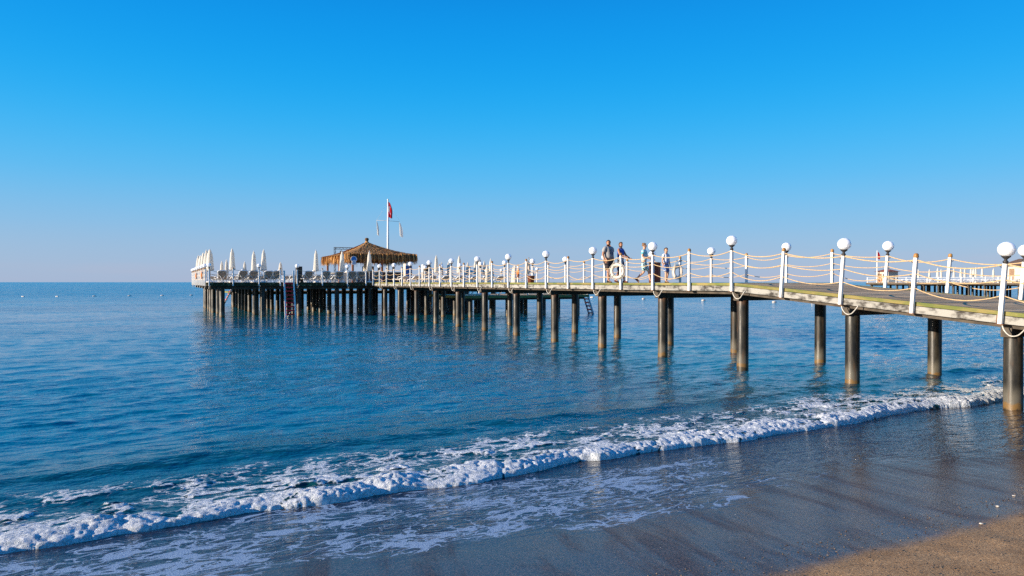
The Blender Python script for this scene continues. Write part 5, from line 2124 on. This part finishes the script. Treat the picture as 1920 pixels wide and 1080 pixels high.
    for j in range(mm + 1):
        for i in range(n_):
            a_ = 2 * math.pi * i / n_
            fr_ = max(0, math.sin(a_))            # +y is the face
            low = {'short': -0.25, 'bob': -0.9, 'tuft': -0.1}[hair]
            lowest = math.pi / 2 * (low if fr_ < 0.25 else 0.42)
            if 0.0 < fr_ < 0.25:
                lowest = math.pi / 2 * (low * (1 - fr_ / 0.25) + 0.42 * fr_ / 0.25)
            e_ = lowest + (math.pi / 2 - lowest) * j / mm
            ce = math.cos(e_)
            wob = 1 + 0.03 * math.sin(a_ * 7 + j)
            if hair == 'bob' and e_ < 0:
                ce = max(ce, 0.82)
            zz = rz_ * math.sin(e_)
            if hair == 'tuft' and j > mm - 4:
                zz *= 1.0 + 0.10 * math.sin(a_ + 2.4)
            vs.append((rx * ce * math.cos(a_) * wob, ry * ce * math.sin(a_) * wob - 0.006 * q, zz + 0.008 * q))
    for j in range(mm):
        for i in range(n_):
            i2 = (i + 1) % n_
            fs.append((j * n_ + i, j * n_ + i2, (j + 1) * n_ + i2, (j + 1) * n_ + i))
    m.add(vs, fs, True, rot)
    if hair == 'tuft':
        m.ball((0, -0.075 * q, 0.10 * q), (0.03 * q, 0.035 * q, 0.03 * q), 10, 8, rot)
    m.build('hair', mats['hair'], r)
    return r


def spot(x, L):
    return L, 1635.6 * L / (x - 300) - 0.508 * L


HEAD_R = (0.72, -0.69)
L, t = spot(1141, 16.95)
person('stout man in a grey printed T-shirt and charcoal shorts, last of the family', P(L, t, DECK + 0.0), (0.62, -0.78), 1.84,
       {'look': 0.75, 'knee_l': (-0.11, 0.02, 0.5), 'ankle_l': (-0.12, -0.12, 0.10), 'pitch_l': -0.12, 'knee_r': (0.12, 0.12, 0.50), 'ankle_r': (0.13, 0.14, 0.09),
        'elbow_r': (0.30, -0.02, 1.14), 'wrist_r': (0.30, 0.10, 0.92), 'elbow_l': (-0.31, -0.05, 1.15), 'wrist_l': (-0.30, 0.02, 0.90), 'leg_len': 0.98},
       {'skin': M['skin'], 'top': M['grey_shirt'], 'bottom': M['shorts_dark'], 'shoe': M['shoe_black'], 'hair': M['hair_dark']}, 1.26, 'short', 0.9)
L, t = spot(1164, 17.25)
person('woman with dark bobbed hair and blue top, reaching over the rope', P(L, t, DECK), (0.75, -0.66), 1.74,
       {'look': 0.35, 'knee_l': (-0.10, 0.10, 0.5), 'ankle_l': (-0.10, 0.12, 0.09), 'knee_r': (0.10, -0.02, 0.48), 'ankle_r': (0.10, -0.16, 0.12), 'pitch_r': -0.3,
        'elbow_r': (0.28, 0.14, 1.22), 'wrist_r': (0.22, 0.38, 1.12), 'elbow_l': (-0.24, 0.12, 1.20), 'wrist_l': (-0.20, 0.34, 1.06), 'leg_len': 0.98},
       {'skin': M['skin'], 'top': M['blue_top'], 'bottom': M['navy'], 'shoe': M['shoe_red'], 'hair': M['hair_brown'], 'sleeveless': True}, 1.02, 'bob')
L, t = spot(1208, 16.75)
person('fair haired boy in teal and white shirt striding towards the litter bin', P(L, t, DECK), (0.90, -0.43), 1.55,
       {'child': 0.55, 'look': 0.1, 'knee_r': (0.10, 0.03, 0.50), 'ankle_r': (0.10, -0.30, 0.20), 'pitch_r': -0.75, 'knee_l': (-0.10, 0.20, 0.51), 'ankle_l': (-0.10, 0.27, 0.10), 'pitch_l': 0.15,
        'elbow_r': (0.23, -0.02, 1.18), 'wrist_r': (0.16, 0.22, 1.10), 'elbow_l': (-0.22, 0.10, 1.16), 'wrist_l': (-0.18, 0.34, 1.05), 'leg_len': 0.97},
       {'skin': M['skin_lt'], 'top': M['teal_shirt'], 'bottom': M['spot_shorts'], 'shoe': M['shoe_red'], 'hair': M['hair_fair']}, 0.98, 'tuft')
L, t = spot(1249, 16.9)
person('dark haired boy in blue and white shirt walking ahead of the family', P(L, t, DECK), (0.55, -0.83), 1.32,
       {'child': 1.0, 'look': 0.3, 'knee_l': (-0.09, 0.06, 0.5), 'ankle_l': (-0.10, -0.06, 0.10), 'pitch_l': -0.1, 'knee_r': (0.09, 0.10, 0.5), 'ankle_r': (0.10, 0.10, 0.09),
        'elbow_l': (-0.25, -0.03, 1.15), 'wrist_l': (-0.28, 0.02, 0.90), 'elbow_r': (0.25, 0.0, 1.15), 'wrist_r': (0.29, 0.08, 0.91), 'leg_len': 0.92},
       {'skin': M['skin_lt'], 'top': M['blue_white'], 'bottom': M['blue_shorts'], 'shoe': M['shoe_black'], 'hair': M['hair_dark']}, 0.98, 'short')

# shells on the sand
sr_ = random.Random(12)
for i in range(7):
    L, t = [(8.3, 4.25), (7.7, 4.1), (8.9, 3.5), (6.9, 3.8), (9.6, 3.9), (8.1, 3.2), (7.4, 3.55)][i]
    z = float(sand_z(np.array([L]), np.array([t]))[0])
    m = MB()
    for a in range(5):
        an = R(-50 + 25 * a)
        m.ball((0.014 * math.sin(an), 0.014 * math.cos(an), 0.004), (0.005, 0.013, 0.005), 6, 4)
    m.ball((0, 0, 0.003), (0.01, 0.012, 0.005), 6, 4)
    s_ = m.build('shell', M['shell'], None, P(L, t, z + 0.003), (0, 0, sr_.random() * 6))
    tag(s_, ['pale shell nearest the wet edge of the sand', 'pale shell left of the one nearest the wet edge', 'pale shell at the lower right of the shell scatter','leftmost pale shell on the dry sand','rightmost pale shell on the dry sand','lowest pale shell on the dry sand','pale shell in the middle of the shell scatter'][i], 'shell', 'pale shells on the dry sand')
